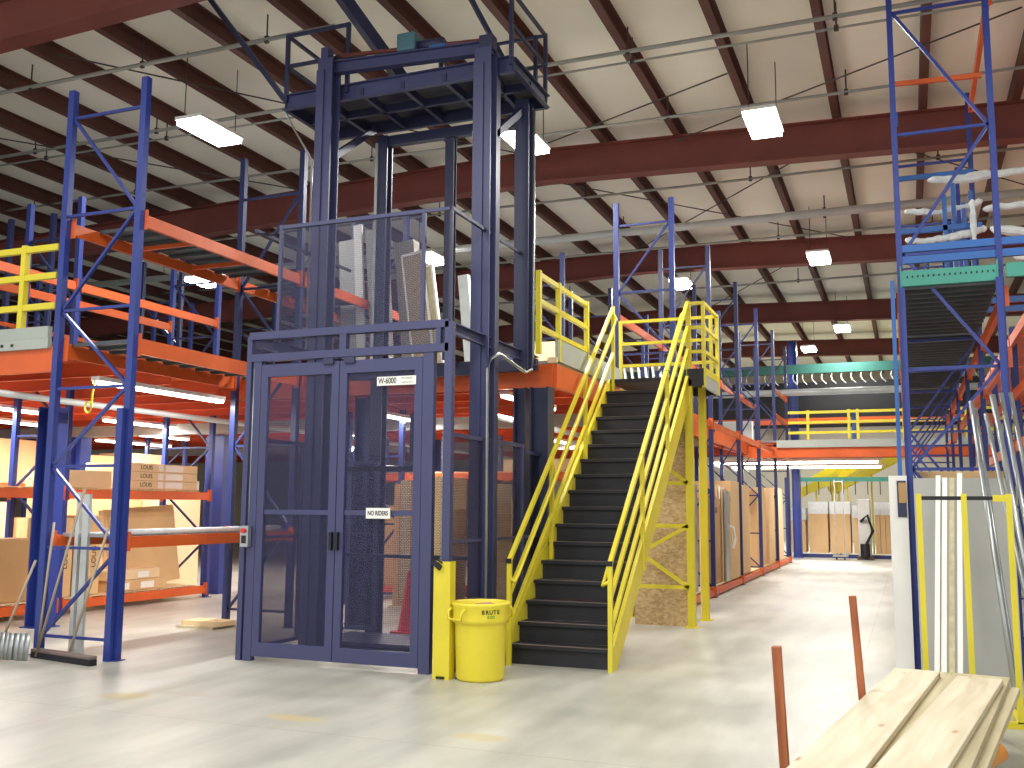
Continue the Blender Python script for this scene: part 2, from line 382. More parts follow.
for x, y, L, lb in [(-12.6, 9.5, 2.4, 'glowing strip light nearest the left edge of the picture'), (-12.6, 12.9, 2.4, 'glowing strip light in line behind the one at the left edge'),
                (-14.6, 11.0, 2.4, 'glowing strip light in the second line at far left'), (-14.6, 15., 2.4, 'far glowing strip light of the second line at left'),
                (-10.5, 16.5, 2.4, 'glowing strip light behind the wide blue column left of the lift'), (-16.8, 17, 2.4, 'glowing strip light deep under the left mezzanine'),
                (-7.6, 13.4, 2.4, 'glowing strip light seen through the right door of the lift'), (-7., 18.4, 2.4, 'glowing strip light deep under the deck behind the lift'),
                (-12.6, 20, 2.4, 'glowing strip light deep behind the stacked cartons at left'), (-5.2, 22.5, 2.4, 'glowing strip light behind the blue uprights right of the stairs')]:
    strip(x, y, L, lb)
# long white fixture under the far gallery
for yy, ln in ((28.2, 'nearer'), (31.5, 'farther')):
    t = thing('strip_light', ln+' long glowing fixture across the aisle under the far gallery', 'fluorescent light', (-2, yy, 2.85))
    MB().box(-5.2, -.6, yy-.08, yy+.08, 2.88, 2.95).obj('housing', 'white', t)
    MB().tube([(-5.1, yy, 2.85), (-.7, yy, 2.85)], .035, 8).obj('tube', 'tube', t)
    o = area((-2.8, yy, 2.8), 4.4, .1, 160)
area((-3, 42, 7), 3, 3, 1500)

# ------------------------------------------------------------------ mezzanine decks
def deck(name, x0, x1, y0, y1, label, edge_y=True, edge_x=True, joist='dorange', zt=3.4, step=.62, dz=0.):
    t = thing(name, label, 'mezzanine', (x0, y0, 0))
    MB().box(x0, x1, y0, y1, zt-.04, zt).obj('deck_panel', 'deckg', t)
    MB().box(x0+.05, x1-.05, y0+.05, y1-.05, zt-.08, zt-.041).obj('deck_underside', joist, t)
    y = y0+step; n = 0
    while y < y1-.1 and n < 40:
        MB().chan((x0+.05, y, zt-.17), (x1-.05, y, zt-.17), .06, .18, .008).obj('joist', joist, t); y += step; n += 1
    MB().box(x0, x1, y0-.04, y0+.03, zt-.34-dz, zt-.05-dz).obj('edge_beam', 'orange', t)
    if edge_x: MB().box(x1-.03, x1+.04, y0, y1, zt-.34, zt-.05).obj('edge_beam', 'orange', t)
    return t
mz = deck('mezzanine_deck', -33.7, -8.8, 8.25, 31, 'orange framed mezzanine deck at left behind the tall rack', edge_x=False, step=.95)
e = MB(); e.box(-14, -8.9, 8.2, 8.26, 3.44, 3.58)
e.obj('kick_plate', 'kick', mz)
e = MB(); e.box(-14, -8.85, 8.16, 8.22, 3.32, 3.43); e.obj('deck_edge', 'kick', mz)
e = MB()
for k in range(30): e.box(-13.9+k*.155, -13.86+k*.155, 8.155, 8.161, 3.36, 3.39)
e.obj('edge_holes', 'blk', mz)
md = deck('mezzanine_deck', -8.75, -4.0, 11.4, 31, 'orange framed mezzanine deck behind the lift and left of the stairs', step=.9)
MB().box(-4.02, -3.98, 11.5, 14.4, 3.4, 3.68).obj('kick_plate', 'kick', md)
for k in range(16): MB().box(-4.0-.3*k-.06, -4.0-.3*k+.06, 11.33, 11.37, 3.36, 3.43).obj('deck_rib_end', 'card2', md)
mg = deck('far_gallery_deck', -4.0, 10.9, 27.2, 33, 'far gallery deck with orange edge beam spanning the aisle', edge_x=False, step=.95, dz=.12)
MB().box(-3.2, 8, 27.1, 27.16, 3.2, 3.4).obj('kick_plate', 'kick', mg)
# deep red main beams below joists
for (x0, x1, y) in [(-33, -9.2, 14.6), (-33, -9.2, 21), (-9.1, -4.1, 14.9), (-9.1, -4.1, 21)]:
    tag(MB().ibeam((x0, y, 2.97), (x1, y, 2.97), .14, .2, .012).obj('support_beam', 'dpipe'), 'grey support beam crossing under the orange joists', 'beam', 'beams under the mezzanine joists')
# columns
def column(x, y, h, label, w=.2, mat='dblue', group='mezzanine columns'):
    t = thing('steel_column', label, 'column', (x, y, 0), group)
    MB().ibeam((x, y, .015), (x, y, h), w, w, .02, (1, 0, 0)).obj('shaft', mat, t)
    MB().box(x-.17, x+.17, y-.17, y+.17, 0, .015).obj('base_plate', mat, t)
column(-4.12, 11.3, 3.05, 'dark blue column at the deck corner between lift and stairs', .24, 'liftd')
column(-4.38, 11.28, 3.05, 'dark violet column just left of the deck corner column', .16, 'liftd')
column(-10.55, 9.9, 2.87, 'wide blue column behind the left post of the tall rack', .26, 'blue')
tag(MB().box(-11.95, -11.55, 14.75, 15.05, 0, 2.87).obj('steel_column', 'blue'), 'wide blue column at the right end of the carton shelves', 'column', 'mezzanine columns')
column(-14.8, 14.6, 2.87, 'blue column standing behind the flat carton stack', .26, 'blue')
column(-14.2, 10.6, 2.87, 'dark blue column at the far left among the cartons', .24, 'dblue')
column(-8.4, 17.2, 2.87, 'dark blue column deep behind the left lift door', .22)
column(-7.0, 12.0, 3.1, 'dark blue column seen through the left lift door', .22)
column(-4.6, 21, 2.87, 'dark blue column under the deck behind the stairs', .2)
column(-12.6, 21.0, 2.87, 'dark blue column far behind the carton shelves', .22)
column(-18, 14.6, 2.87, 'blue column deep at the left under the mezzanine', .22)
column(-3.4, 33.9, 7.2, 'tall blue column left of the far carton row', .26, 'blue')
tag(MB().box(-1.5, -1.35, 31.8, 31.95, 3.4, 4.6).obj('steel_post', 'lblue'), 'short bright blue post behind the yellow gallery railing', 'post')

# ------------------------------------------------------------------ guard rails
def rail(name, pts_posts, z0, z1, label, zs, posts=None, mat='yellow', w=.045, cat='railing', group=None):
    (ax, ay), (bx, by) = pts_posts
    t = thing(name, label, cat, (ax, ay, z0), group)
    for z in zs: MB().bar((ax, ay, z), (bx, by, z), w*.8, w).obj('rail', mat, t)
    for u in posts:
        x = ax+(bx-ax)*u; y = ay+(by-ay)*u
        MB().box(x-w/2, x+w/2, y-w/2, y+w/2, z0, z1+w/2).obj('post', mat, t)
    return t
rail('guard_railing', ((-12.5, 8.25), (-8.86, 8.25)), 3.44, 4.52, 'yellow guard railing on the left mezzanine edge', (3.82, 4.17, 4.5), (0.04, .5, .86), w=.07)
rail('guard_railing', ((-4.0, 10.85), (-4.0, 12.75)), 3.4, 4.38, 'yellow guard railing between the lift and the top of the stairs', (3.72, 4.04, 4.36), (0, .38, 1.), w=.06)
rail('guard_railing', ((-2.9, 27.25), (8, 27.25)), 3.4, 4.16, 'yellow guard railing along the far gallery across the aisle', (3.6, 3.87, 4.14), (.047, .142, .162, .265, .277, .4, .5, .75, 1), w=.07)

# ------------------------------------------------------------------ staircase
SX0, SX1, SY0, SY1, SZ = -3.88, -2.76, 9.62, 13.42, 3.4
st = thing('staircase', 'steep yellow steel staircase with black treads rising to the landing', 'stairs', (-3.32, 9.62, 0))
NR = 17; rise = SZ/NR; run = (SY1-SY0)/(NR-1)
for k in range(1, NR):
    y = SY0+run*(k-1); z = rise*k
    m = MB(); m.box(SX0+.02, SX1-.02, y, y+run+.03, z-.04, z)
    m.obj('tread', 'black', st, bevel=.006)
    MB().box(SX0+.03, SX1-.03, y+.03, y+.036, z-rise, z-.04).obj('riser', 'black', st)
    MB().box(SX0+.03, SX1-.03, y-.004, y+.03, z, z+.004).obj('nosing', 'broomw', st)
slope = math.atan2(SZ, SY1-SY0+.2)
dy, dz = math.cos(slope), math.sin(slope)
for x, sgn in ((SX0, -1), (SX1, 1)):
    m = MB()
    w = .02
    prof = [(SY0-.1, 0), (SY0+.1, 0), (SY1+.12, SZ-.27), (SY1+.12, SZ+.02), (SY1-.02, SZ+.0), (SY0-.1, .17)]
    A = [m.bm.verts.new((x-w, y, z)) for y, z in prof]; B = [m.bm.verts.new((x+w, y, z)) for y, z in prof]
    m.bm.faces.new(A); m.bm.faces.new(B[::-1])
    for i in range(6): m.bm.faces.new([A[i], B[i], B[(i+1) % 6], A[(i+1) % 6]])
    m.obj('stringer', 'yellow', st)
    xr = x+(.06 if sgn < 0 else .01)
    def zt(y): return (y-SY0)/(SY1-SY0)*(SZ-.12)+.12
    for off in (1.02, .68, .36):
        MB().bar((xr, SY0-.1, zt(SY0-.1)+off), (xr, SY1+.03, zt(SY1+.03)+off), .042, .042).obj('rail', 'yellow', st)
    # inner hand rail with returned end
    xi = xr-sgn*.07
    MB().tube([(xr, SY0-.1, zt(SY0-.1)+.84), (xi, SY0-.13, zt(SY0-.1)+.8), (xi, SY0-.05, zt(SY0-.1)+.86), (xi, SY1-.05, zt(SY1-.05)+.9), (xr, SY1+.02, zt(SY1)+.96)], .02, 8).obj('handrail', 'yellow', st, smooth=True)
    for y in (SY0-.1, SY0+1.2, SY0+2.5, SY1+.02):
        MB().box(xr-.022, xr+.022, y-.022, y+.022, max(0, zt(y)-.25), zt(y)+1.04).obj('post', 'yellow', st)
    MB().box(xr-.03, xr+.03, SY0-.13, SY0-.12, 1.02, 1.07).obj('end_cap', 'blk', st)
# landing
LX1 = -2.53; LY1 = 14.5
MB().box(SX0, LX1, SY1, LY1, SZ-.05, SZ).obj('landing_plate', 'black', st)
MB().box(LX1-.02, LX1+.01, SY1, LY1, SZ-.16, SZ+.02).obj('landing_edge', 'kick', st)
MB().box(SX1, LX1, SY1-.01, SY1+.02, SZ-.14, SZ+.1).obj('landing_edge', 'black', st)
MB().box(SX0, LX1, LY1-.03, LY1, SZ-.16, SZ+.1).obj('landing_edge', 'black', st)
for x, y in ((-2.75, 13.46), (-2.75, 14.42), (-3.86, 14.42)):
    MB().box(x-.05, x+.05, y-.05, y+.05, .01, SZ-.05).obj('landing_leg', 'yellow', st)
    MB().box(x-.09, x+.09, y-.09, y+.09, 0, .012).obj('foot_plate', 'yellow', st)
for z in (SZ+.34, SZ+.68, SZ+1.02):
    MB().bar((SX1, SY1+.02, z), (LX1, SY1+.02, z), .04, .045).obj('rail', 'yellow', st)
    MB().bar((LX1, SY1, z), (LX1, LY1, z), .04, .045).obj('rail', 'yellow', st)
    MB().bar((SX0-.12, LY1, z), (LX1, LY1, z), .04, .045).obj('rail', 'yellow', st)
for x, y in ((LX1, SY1+.02), (LX1, LY1), (LX1-.09, LY1), (SX0-.12, LY1), (SX1+.03, SY1+.02)):
    MB().box(x-.025, x+.025, y-.025, y+.025, SZ-.16, SZ+1.04).obj('post', 'yellow', st)
MB().box(LX1-.012, LX1+.012, SY1, LY1, SZ+.02, SZ+.12).obj('toe_board', 'yellow', st)
# cross brace frame between landing legs and stair
for a, b in [((-3.5, .53), (-2.78, .53)), ((-3.5, 1.35), (-2.78, 1.35)), ((-3.4, 1.93), (-2.78, 1.93)), ((-3.45, .98), (-2.78, 1.35)), ((-3.45, .98), (-2.78, .53)), ((-3.2, 2.25), (-2.78, 1.93))]:
    MB().bar((a[0], 13.42, a[1]), (b[0], 13.42, b[1]), .02, .05, (0, 0, 1)).obj('brace', 'yellow', st)

tag(MB().box(-3.56, -2.82, 13.55, 13.58, 0, 3.08).obj('osb_sheet', 'osb'), 'tall oriented strand board sheet standing under the stair landing', 'board')
tag(MB().box(-2.86, -2.78, 14.62, 14.66, .02, 2.2).obj('trim_strip', 'white'), 'narrow white strip standing between the two landing legs', 'strip')

# ------------------------------------------------------------------ freight lift
lf = thing('freight_lift', 'tall violet blue freight lift tower with meshed double doors', 'lift', (-5.35, 8.7, 0))
XL, XR, YF, YM, YB = -6.52, -4.15, 8.72, 9.66, 10.85
def lb(m, name, mat='lift', bevel=0): return m.obj(name, mat, lf, bevel=bevel)
lb(MB().box(XL-.03, XL+.03, YF-.03, YF+.03, 0, 3.4), 'corner_post')
lb(MB().box(XL+.1, XL+.14, YF+.02, YF+.06, 0, 3.1), 'side_post', 'liftd')
lb(MB().box(XR-.04, XR+.04, YF-.04, YF+.04, 0, 3.42), 'corner_post')
lb(MB().box(-6.46, -6.36, YF-.03, YF+.04, 0, 3.12), 'door_jamb')
lb(MB().box(-4.43, -4.31, YF-.03, YF+.04, 0, 3.12), 'door_jamb')
lb(MB().box(XL, XR, YF-.04, YF+.04, 3.12, 3.2), 'header')
lb(MB().box(XL, XR, YF-.04, YF+.04, 3.36, 3.44), 'header')
MB().box(XL, XR, YF-.004, YF+.004, 3.2, 3.36).obj('header_screen', 'scr', lf)
lb(MB().box(-5.4, -5.32, YF-.035, YF+.035, 3.2, 3.36), 'header_stud')
lb(MB().box(-4.29, -4.24, YF-.035, YF+.035, 3.2, 3.36), 'header_stud')
# doors
def door(x0, x1, hinge):
    d = MB()
    z0, z1, t = .05, 3.08, .085
    d.box(x0, x0+t, YF-.03, YF+.02, z0, z1); d.box(x1-t, x1, YF-.03, YF+.02, z0, z1)
    d.box(x0+t, x1-t, YF-.03, YF+.02, z0, z0+.14); d.box(x0+t, x1-t, YF-.03, YF+.02, z1-.13, z1)
    d.box(x0+t, x1-t, YF-.015, YF+.01, 1.5, 1.55)
    o = d.obj('door', 'lift', lf)
    MB().box(x0+t, x1-t, YF-.004, YF+.002, z0+.14, z1-.13).obj('door_screen', 'scr', o)
    xh = x1-.03 if hinge < 0 else x0+.03
    MB().box(xh-.015, xh+.015, YF-.07, YF-.03, 1.15, 1.33).obj('door_handle', 'blk', o)
    MB().box(xh-.09*(1 if hinge < 0 else -1)-.06, xh-.09*(1 if hinge < 0 else -1)+.06, YF-.06, YF-.03, 3.05, 3.11).obj('latch', 'liftd', o)
    return o
door(-6.355, -5.395, -1); dr = door(-5.385, -4.435, 1)
# signs on the right door
sg = MB().box(-4.94, -4.50, YF-.045, YF-.035, 2.80, 2.89).obj('capacity_sign', 'white', lf)
text_obj('sign_text', 'W-6000', .085, (-4.82, YF-.047, 2.845), (1, 0, 0), (0, 0, 1), 'ink', sg, .001, .72)
text_obj('sign_text', 'POUNDS', .032, (-4.6, YF-.047, 2.866), (1, 0, 0), (0, 0, 1), 'dpipe', sg)
text_obj('sign_text', 'CAPACITY', .03, (-4.6, YF-.047, 2.824), (1, 0, 0), (0, 0, 1), 'dpipe', sg)
sg = MB().box(-5.03, -4.76, YF-.045, YF-.035, 1.47, 1.575).obj('warning_sign', 'white', lf)
text_obj('sign_text', 'NO RIDERS', .062, (-4.895, YF-.047, 1.522), (1, 0, 0), (0, 0, 1), 'ink', sg, .0012, .74)
# enclosure screens: right side, left side, rear
def screen(a, b, z0, z1, mat='scr', mid=True, studs=(0, 1)):
    (ax, ay), (bx, by) = a, b
    v = MB(); n = Vector((by-ay, ax-bx, 0)).normalized()*.004
    v.bar((ax, ay, (z0+z1)/2), (bx, by, (z0+z1)/2), .006, z1-z0)
    v.obj('screen_panel', mat, lf)
    for z in (z0+.02, z1-.02): lb(MB().bar((ax, ay, z), (bx, by, z), .035, .04), 'screen_rail')
    if mid: lb(MB().bar((ax, ay, 1.25), (bx, by, 1.25), .02, .03), 'screen_rail')
    for u in studs:
        x = ax+(bx-ax)*u; y = ay+(by-ay)*u
        lb(MB().box(x-.022, x+.022, y-.022, y+.022, z0, z1), 'screen_post')
screen((XR, YF+.05), (XR, 10.75), .12, 2.32, 'scr', studs=(.48, .97))
screen((XR, 10.8), (XR, 11.5), .12, 2.25, 'scr2', studs=(.98,))
screen((XL, YF+.05), (XL, 10.75), .08, 2.32, 'scr2', studs=(.5,))
screen((XL, YB), (-6.15, YB), .08, 2.15, 'scr2', studs=(0, 1))
MB().box(XR-.01, XR+.01, YF+.05, 10.75, 0, .12).obj('kick_plate', 'liftd', lf)
# masts
def mast(x, y, z0, z1, w=.2, d=.16, mat='lift', name='mast'):
    return lb(MB().ibeam((x, y, z0), (x, y, z1), w, d, .022, (0, 1, 0)), name, mat)
mast(-4.2, YM, 0, 6.68, .2, .2); mast(-6.25, YM, 0, 6.9, .2, .2)
lb(MB().box(-4.3, -4.18, YM-.125, YM-.1, 0, 6.5), 'mast_face'); lb(MB().box(-6.35, -6.25, YM-.125, YM-.1, 0, 6.75), 'mast_face')
lb(MB().box(-4.22, -4.12, YM+.1, YM+.24, 0, 6.7), 'guide_rail', 'liftd')
lb(MB().box(-6.34, -6.24, YM+.1, YM+.24, 0, 6.7), 'guide_rail', 'liftd')
mast(-4.15, 10.72, 3.2, 6.5, .18, .16, 'liftd'); mast(-6.2, 10.95, 0, 6.4, .16, .16, 'liftd')
mast(-5.25, 10.98, 3.4, 6.35, .12, .1, 'liftd', 'gate_post')
lb(MB().box(-6.2, -4.15, 10.9, 11.0, 6.27, 6.4), 'portal_beam', 'liftd')
lb(MB().box(-6.28, -6.24, 10.84, 10.88, 3.3, 6.3), 'portal_conduit', 'galv')
# side beams at deck level
for x in (XL, XR):
    lb(MB().chan((x, YF, 3.36), (x, 11.2, 3.36), .05, .12, .01), 'side_beam')
    lb(MB().bar((x, YF, 4.58), (x, YM, 4.58), .035, .035), 'upper_side_rail', 'liftd')
    lb(MB().bar((x, YM, 4.58), (x, 10.7, 4.58), .03, .03), 'upper_side_rail', 'liftd')
lb(MB().box(XL, XR, 11.15, 11.25, 3.25, 3.4), 'rear_beam', 'liftd')
lb(MB().box(-6.0, -4.2, 9.9, 10.0, 3.05, 3.13), 'cross_tie', 'liftd')
# upper gate
ug = MB()
for (x0, x1, z0, z1) in ((-6.2, -4.44, 4.56, 4.6), (-6.2, -6.165, 3.44, 4.56), (-4.475, -4.44, 3.44, 4.56)): ug.box(x0, x1, YF-.02, YF+.02, z0, z1)
go = ug.obj('upper_gate', 'lift', lf)
MB().box(-6.165, -4.475, YF-.004, YF+.004, 3.44, 4.56).obj('gate_screen', 'scr', go)
lb(MB().bar((-4.44, YF, 4.58), (XR, YF, 4.58), .03, .03), 'upper_rail')
lb(MB().bar((XR, YF, 3.4), (XR, YF, 4.6), .03, .03), 'upper_post', 'liftd')
lb(MB().bar((-6.5, YF+.3, 4.62), (-6.2, YF, 4.6), .03, .03), 'upper_rail', 'lift')
# top platform
PX0, PX1, PY0, PY1, PZ = -7.0, -3.93, 9.82, 10.95, 6.55
lb(MB().chan((PX0, PY0, PZ), (PX1, PY0, PZ), .06, .2, .012), 'platform_beam')
lb(MB().chan((PX1, PY1, PZ), (PX0, PY1, PZ), .06, .16, .012), 'platform_beam', 'liftd')
lb(MB().chan((PX0, PY1, PZ), (PX0, PY0, PZ), .06, .16, .012), 'platform_beam', 'liftd')
lb(MB().chan((PX1, PY0, PZ), (PX1, PY1, PZ), .06, .16, .012), 'platform_beam', 'liftd')
for x in (-6.45, -5.9, -5.35, -4.8, -4.3): lb(MB().bar((x, PY0, PZ-.02), (x, PY1, PZ-.02), .05, .1), 'platform_joist', 'liftd')
lb(MB().bar((PX0, 10.4, PZ-.02), (PX1, 10.4, PZ-.02), .05, .1), 'platform_joist', 'liftd')
MB().box(PX0+.03, PX1-.03, PY0+.03, PY1-.03, PZ+.07, PZ+.08).obj('platform_grating', 'gratm', lf)
lb(MB().ibeam((-6.35, YM+.02, 6.82), (-4.12, YM+.02, 6.72), .1, .15, .015), 'top_crossbeam')
lb(MB().box(-6.34, -6.24, YM-.06, YM+.06, 6.9, 7.06), 'mast_cap'); lb(MB().box(-4.26, -4.1, YM-.07, YM+.07, 6.68, 6.84), 'mast_cap', 'liftd')
MB().tube([(-6.2, YM+.1, 7.0), (-4.2, YM+.1, 6.86)], .025, 10).obj('drive_shaft', 'girder', lf, smooth=True)
# motor
mo = MB().box(-5.34, -5.1, YM-.02, YM+.22, 6.86, 7.08).obj('drive_motor', 'motor', lf, bevel=.02)
MB().tube([(-5.1, YM+.1, 6.93), (-4.78, YM+.1, 6.92)], .07, 16).obj('motor_body', 'liftd', mo, smooth=True)
MB().box(-4.92, -4.72, YM+.0, YM+.18, 6.84, 6.87).obj('motor_foot', 'lblue', mo)
MB().lathe((-4.75, YM+.1, 6.74), [(.05, 0), (.07, .02), (.07, .08), (.05, .1)], 16).obj('chain_wheel', 'card', mo, smooth=True)
# platform railing
for z in (7.42, 7.02):
    lb(MB().bar((PX0+.03, PY0, z), (-6.1, PY0, z), .035, .04), 'platform_rail', 'liftd')
    lb(MB().bar((PX0+.03, PY0, z), (PX0+.03, PY1, z), .035, .04), 'platform_rail', 'liftd')
    lb(MB().bar((PX0+.03, PY1, z), (PX1-.03, PY1, z), .03, .035), 'platform_rail', 'liftd')
    lb(MB().bar((PX1-.03, PY0, z), (PX1-.03, PY1, z), .035, .04), 'platform_rail', 'liftd')
for x, y in ((PX0+.03, PY0), (-6.1, PY0), (PX0+.03, PY1), (PX1-.03, PY0), (PX1-.03, PY1), (PX1-.16, PY1), (-5.4, PY1)):
    lb(MB().box(x-.022, x+.022, y-.022, y+.022, PZ, 7.44), 'platform_post', 'liftd')
# knee braces under platform
lb(MB().bar((-6.28, YM+.15, 5.75), (-6.28, PY1-.1, 6.5), .06, .08), 'knee_brace', 'liftd')
lb(MB().bar((-4.15, YM+.15, 5.75), (-4.15, PY1-.1, 6.5), .06, .08), 'knee_brace', 'liftd')
MB().box(-4.9, -4.62, 10.85, 10.9, 6.2, 6.28).obj('limit_switch', 'galv', lf)
# braces to the roof
tag(MB().bar((-7.0, 9.83, 6.6), (-8.25, 9.83, 8.2), .06, .06).obj('roof_strut', 'liftd'), 'dark strut running from the lift platform up left to the roof', 'strut')
tag(MB().chan((-5.55, 10.3, 6.75), (-6.3, 9.5, 8.02), .14, .14, .012).obj('roof_strut', 'liftd'), 'broad dark strut rising from the lift top beside the motor', 'strut')
tag(MB().bar((-4.15, 10.1, 6.72), (-4.75, 9.6, 8.05), .05, .05).obj('roof_strut', 'liftd'), 'thin dark strut rising from the right mast of the lift', 'strut')
# carriage
MB().box(-6.4, -4.3, YM+.25, 10.75, .03, .07).obj('carriage_platform', 'liftd', lf)
for x in (-6.36, -4.34):
    lb(MB().box(x-.03, x+.03, YM+.15, YM+.23, .2, 2.3), 'carriage_post', 'liftd')
lb(MB().box(-6.36, -4.34, YM+.15, YM+.2, 1.02, 1.06), 'carriage_rail', 'liftd')
lb(MB().box(-6.36, -5.2, 10.3, 10.34, 2.0, 2.06), 'carriage_rail', 'blk')
MB().box(-5.75, -5.5, 10.95, 11.1, 2.15, 2.75).obj('control_cabinet', 'liftd', lf)
# conduits
MB().tube([(-4.1, YM-.1, .1), (-4.1, YM-.1, 3.05), (-4.09, YM-.03, 3.18), (-4.05, YM+.1, 3.24), (-4.05, 10.55, 3.14), (-4.05, 10.75, 3.2), (-4.05, 10.8, 3.35), (-4.05, 10.8, 6.4)], .018, 8).obj('conduit', 'galv', lf, smooth=True)
MB().tube([(-6.45, YF-.02, 1.4), (-6.45, YF-.02, 3.05)], .012, 8).obj('conduit', 'galv', lf, smooth=True)
MB().tube([(-6.95, 10.4, 3.45), (-6.95, 10.4, 6.0), (-7.05, 10.1, 6.35), (-7.05, 9.9, 6.5)], .014, 8).obj('conduit', 'galv', lf, smooth=True)
cb = MB().box(-6.5, -6.4, YF-.1, YF-.04, 1.16, 1.38).obj('push_button_station', 'galv', lf, bevel=.006)
MB().tube([(-6.45, YF-.1, 1.33), (-6.45, YF-.13, 1.33)], .025, 14).obj('stop_button', 'red', cb)
MB().box(-6.475, -6.425, YF-.11, YF-.1, 1.2, 1.28).obj('start_button', 'blk', cb)
# chain hanging beside the right jamb
c = MB()
for k in range(64):
    z = .55+k*.028; c.box(-4.262-.012*(k % 2), -4.238+.012*(k % 2), YF+.1, YF+.12, z, z+.024)
c.obj('lift_chain', 'galv', lf)

# ------------------------------------------------------------------ bin, guard, cone
bn = thing('trash_bin', 'round yellow plastic trash bin beside the foot of the stairs', 'bin', (-3.77, 8.68, 0))
prof = [(r*.88 if r > .01 else r, z) for r, z in [(.235, 0), (.25, .01), (.258, .03), (.276, .5), (.282, .52), (.30, .525), (.305, .56), (.308, .67), (.318, .685), (.318, .705), (.305, .71), (.29, .70), (.282, .60), (.25, .05), (.0001, .04)]]
MB().lathe((-3.77, 8.68, 0), prof, 56).obj('body', 'canyel', bn, smooth=True)
def arc_text(txt, z, size, mat, a0, parent, R=.2725):
    th = a0
    for ch in txt:
        a = math.radians(th); p = (-3.77+R*math.cos(a), 8.68+R*math.sin(a), z)
        text_obj('lettering', ch, size, p, (-math.sin(a), math.cos(a), 0), (0, 0, 1), mat, parent, .0014, .95); th += math.degrees(size*.72/R)
arc_text('BRUTE', .632, .052, 'ink', -62, bn)
arc_text('ECO', .588, .034, 'green', -52, bn)
for a in (math.radians(-118), math.radians(62)):
    cx, cy = -3.77+.265*math.cos(a), 8.68+.265*math.sin(a); tx, ty = -math.sin(a), math.cos(a)
    MB().tube([(cx-tx*.1, cy-ty*.1, .66), (cx+.04*math.cos(a)-tx*.1, cy+.04*math.sin(a)-ty*.1, .63), (cx+.04*math.cos(a)-tx*.09, cy+.04*math.sin(a)-ty*.09, .56), (cx+.04*math.cos(a)+tx*.09, cy+.04*math.sin(a)+ty*.09, .56),
        (cx+.04*math.cos(a)+tx*.1, cy+.04*math.sin(a)+ty*.1, .63), (cx+tx*.1, cy+ty*.1, .66)], .012, 8).obj('handle', 'canyel', bn, smooth=True)
tr = MB().tube([(-3.9, 8.62, .5), (-3.8, 8.75, .6), (-3.7, 8.72, .62), (-3.64, 8.62, .55)], .05, 8, [.03, .1, .09, .03])
tag(tr.obj('crumpled_paper', 'card3'), 'brown crumpled paper inside the yellow trash bin', 'trash')
gd = thing('post_guard', 'upright yellow steel guard between lift door and trash bin', 'guard', (-4.09, 8.55, 0))
m = MB(); m.sect((-4.09, 8.55, 0), (-4.09, 8.55, 1.08), [(-.085, -.06), (.085, -.06), (.085, .06), (.07, .06), (.07, -.045), (-.07, -.045), (-.07, .06), (-.085, .06)], (0, 1, 0))
m.obj('guard_channel', 'yellow', gd)
MB().bar((-4.18, 8.48, 1.08), (-4.09, 8.46, 1.02), .02, .05).obj('black_tie', 'blk', gd)
MB().tube([(-4.19, 8.5, 1.09), (-4.13, 8.46, 1.1), (-4.08, 8.5, 1.06)], .008, 6).obj('black_tie', 'blk', gd)
MB().box(-4.13, -4.05, 8.47, 8.49, 0.01, .03).obj('black_tie', 'blk', gd)
cn = thing('traffic_cone', 'red orange traffic cone standing behind the right lift door', 'cone', (-5.95, 11.4, 0))
MB().lathe((-5.95, 11.4, 0.03), [(.14, 0), (.135, .02), (.03, .72), (.022, .74), (.0001, .741)], 24).obj('cone_body', 'cone', cn, smooth=True)
MB().box(-6.13, -5.77, 11.22, 11.58, 0, .03).obj('cone_base', 'cone', cn, bevel=.01)

# ------------------------------------------------------------------ pallet racks
def frame_parts(t, x0, x1, y, h, zs, mat='blue', w=.08, brace='blue', flip=False, z0=.0, horiz=True, xw=.04):
    for x, s in ((x0, 1), (x1, -1)):
        o = MB().sect((x, y, z0), (x, y, h), [(-xw, -w/2), (xw, -w/2), (xw, -w/2+.008), (-xw+.01, -w/2+.008), (-xw+.01, w/2-.008), (xw, w/2-.008), (xw, w/2), (-xw, w/2)], (0, 1, 0)) \
            .obj('upright', mat, t)
        if z0 == 0: MB().box(x-.07, x+.07, y-.07, y+.07, 0, .008).obj('foot_plate', mat, t)
    side = not flip
    for a, b in zip(zs, zs[1:]):
        xa, xb = (x0, x1) if side else (x1, x0)
        MB().bar((xa+.03*(1 if xa == x0 else -1), y, a), (xb+.03*(1 if xb == x0 else -1), y, b), .03, .035, (0, 1, 0)).obj('brace', brace, t); side = not side
    if horiz:
        for z in zs: MB().bar((x0, y, z), (x1, y, z), .03, .035, (0, 1, 0)).obj('brace', brace, t)
def beamY(t, x, y0, y1, z, mat='orange', h=.12, w=.05):
    m = MB(); m.sect((x, y0+.04, z), (x, y1-.04, z), [(-w/2, -h/2), (w/2, -h/2), (w/2, h/2-.03), (w/4, h/2-.03), (w/4, h/2), (-w/2, h/2)])
    for y in (y0+.045, y1-.045): m.box(x-w/2-.005, x+w/2+.02, y-.006, y+.006, z-h/2-.03, z+h/2+.05)
    m.obj('beam', mat, t)
def beamX(t, y, x0, x1, z, mat='orange', h=.12, w=.05):
    m = MB(); m.box(x0+.04, x1-.04, y-w/2, y+w/2, z-h/2, z+h/2)
    for x in (x0+.045, x1-.045): m.box(x-.006, x+.006, y-w/2-.01, y+w/2+.01, z-h/2-.03, z+h/2+.05)
    m.obj('beam', mat, t)
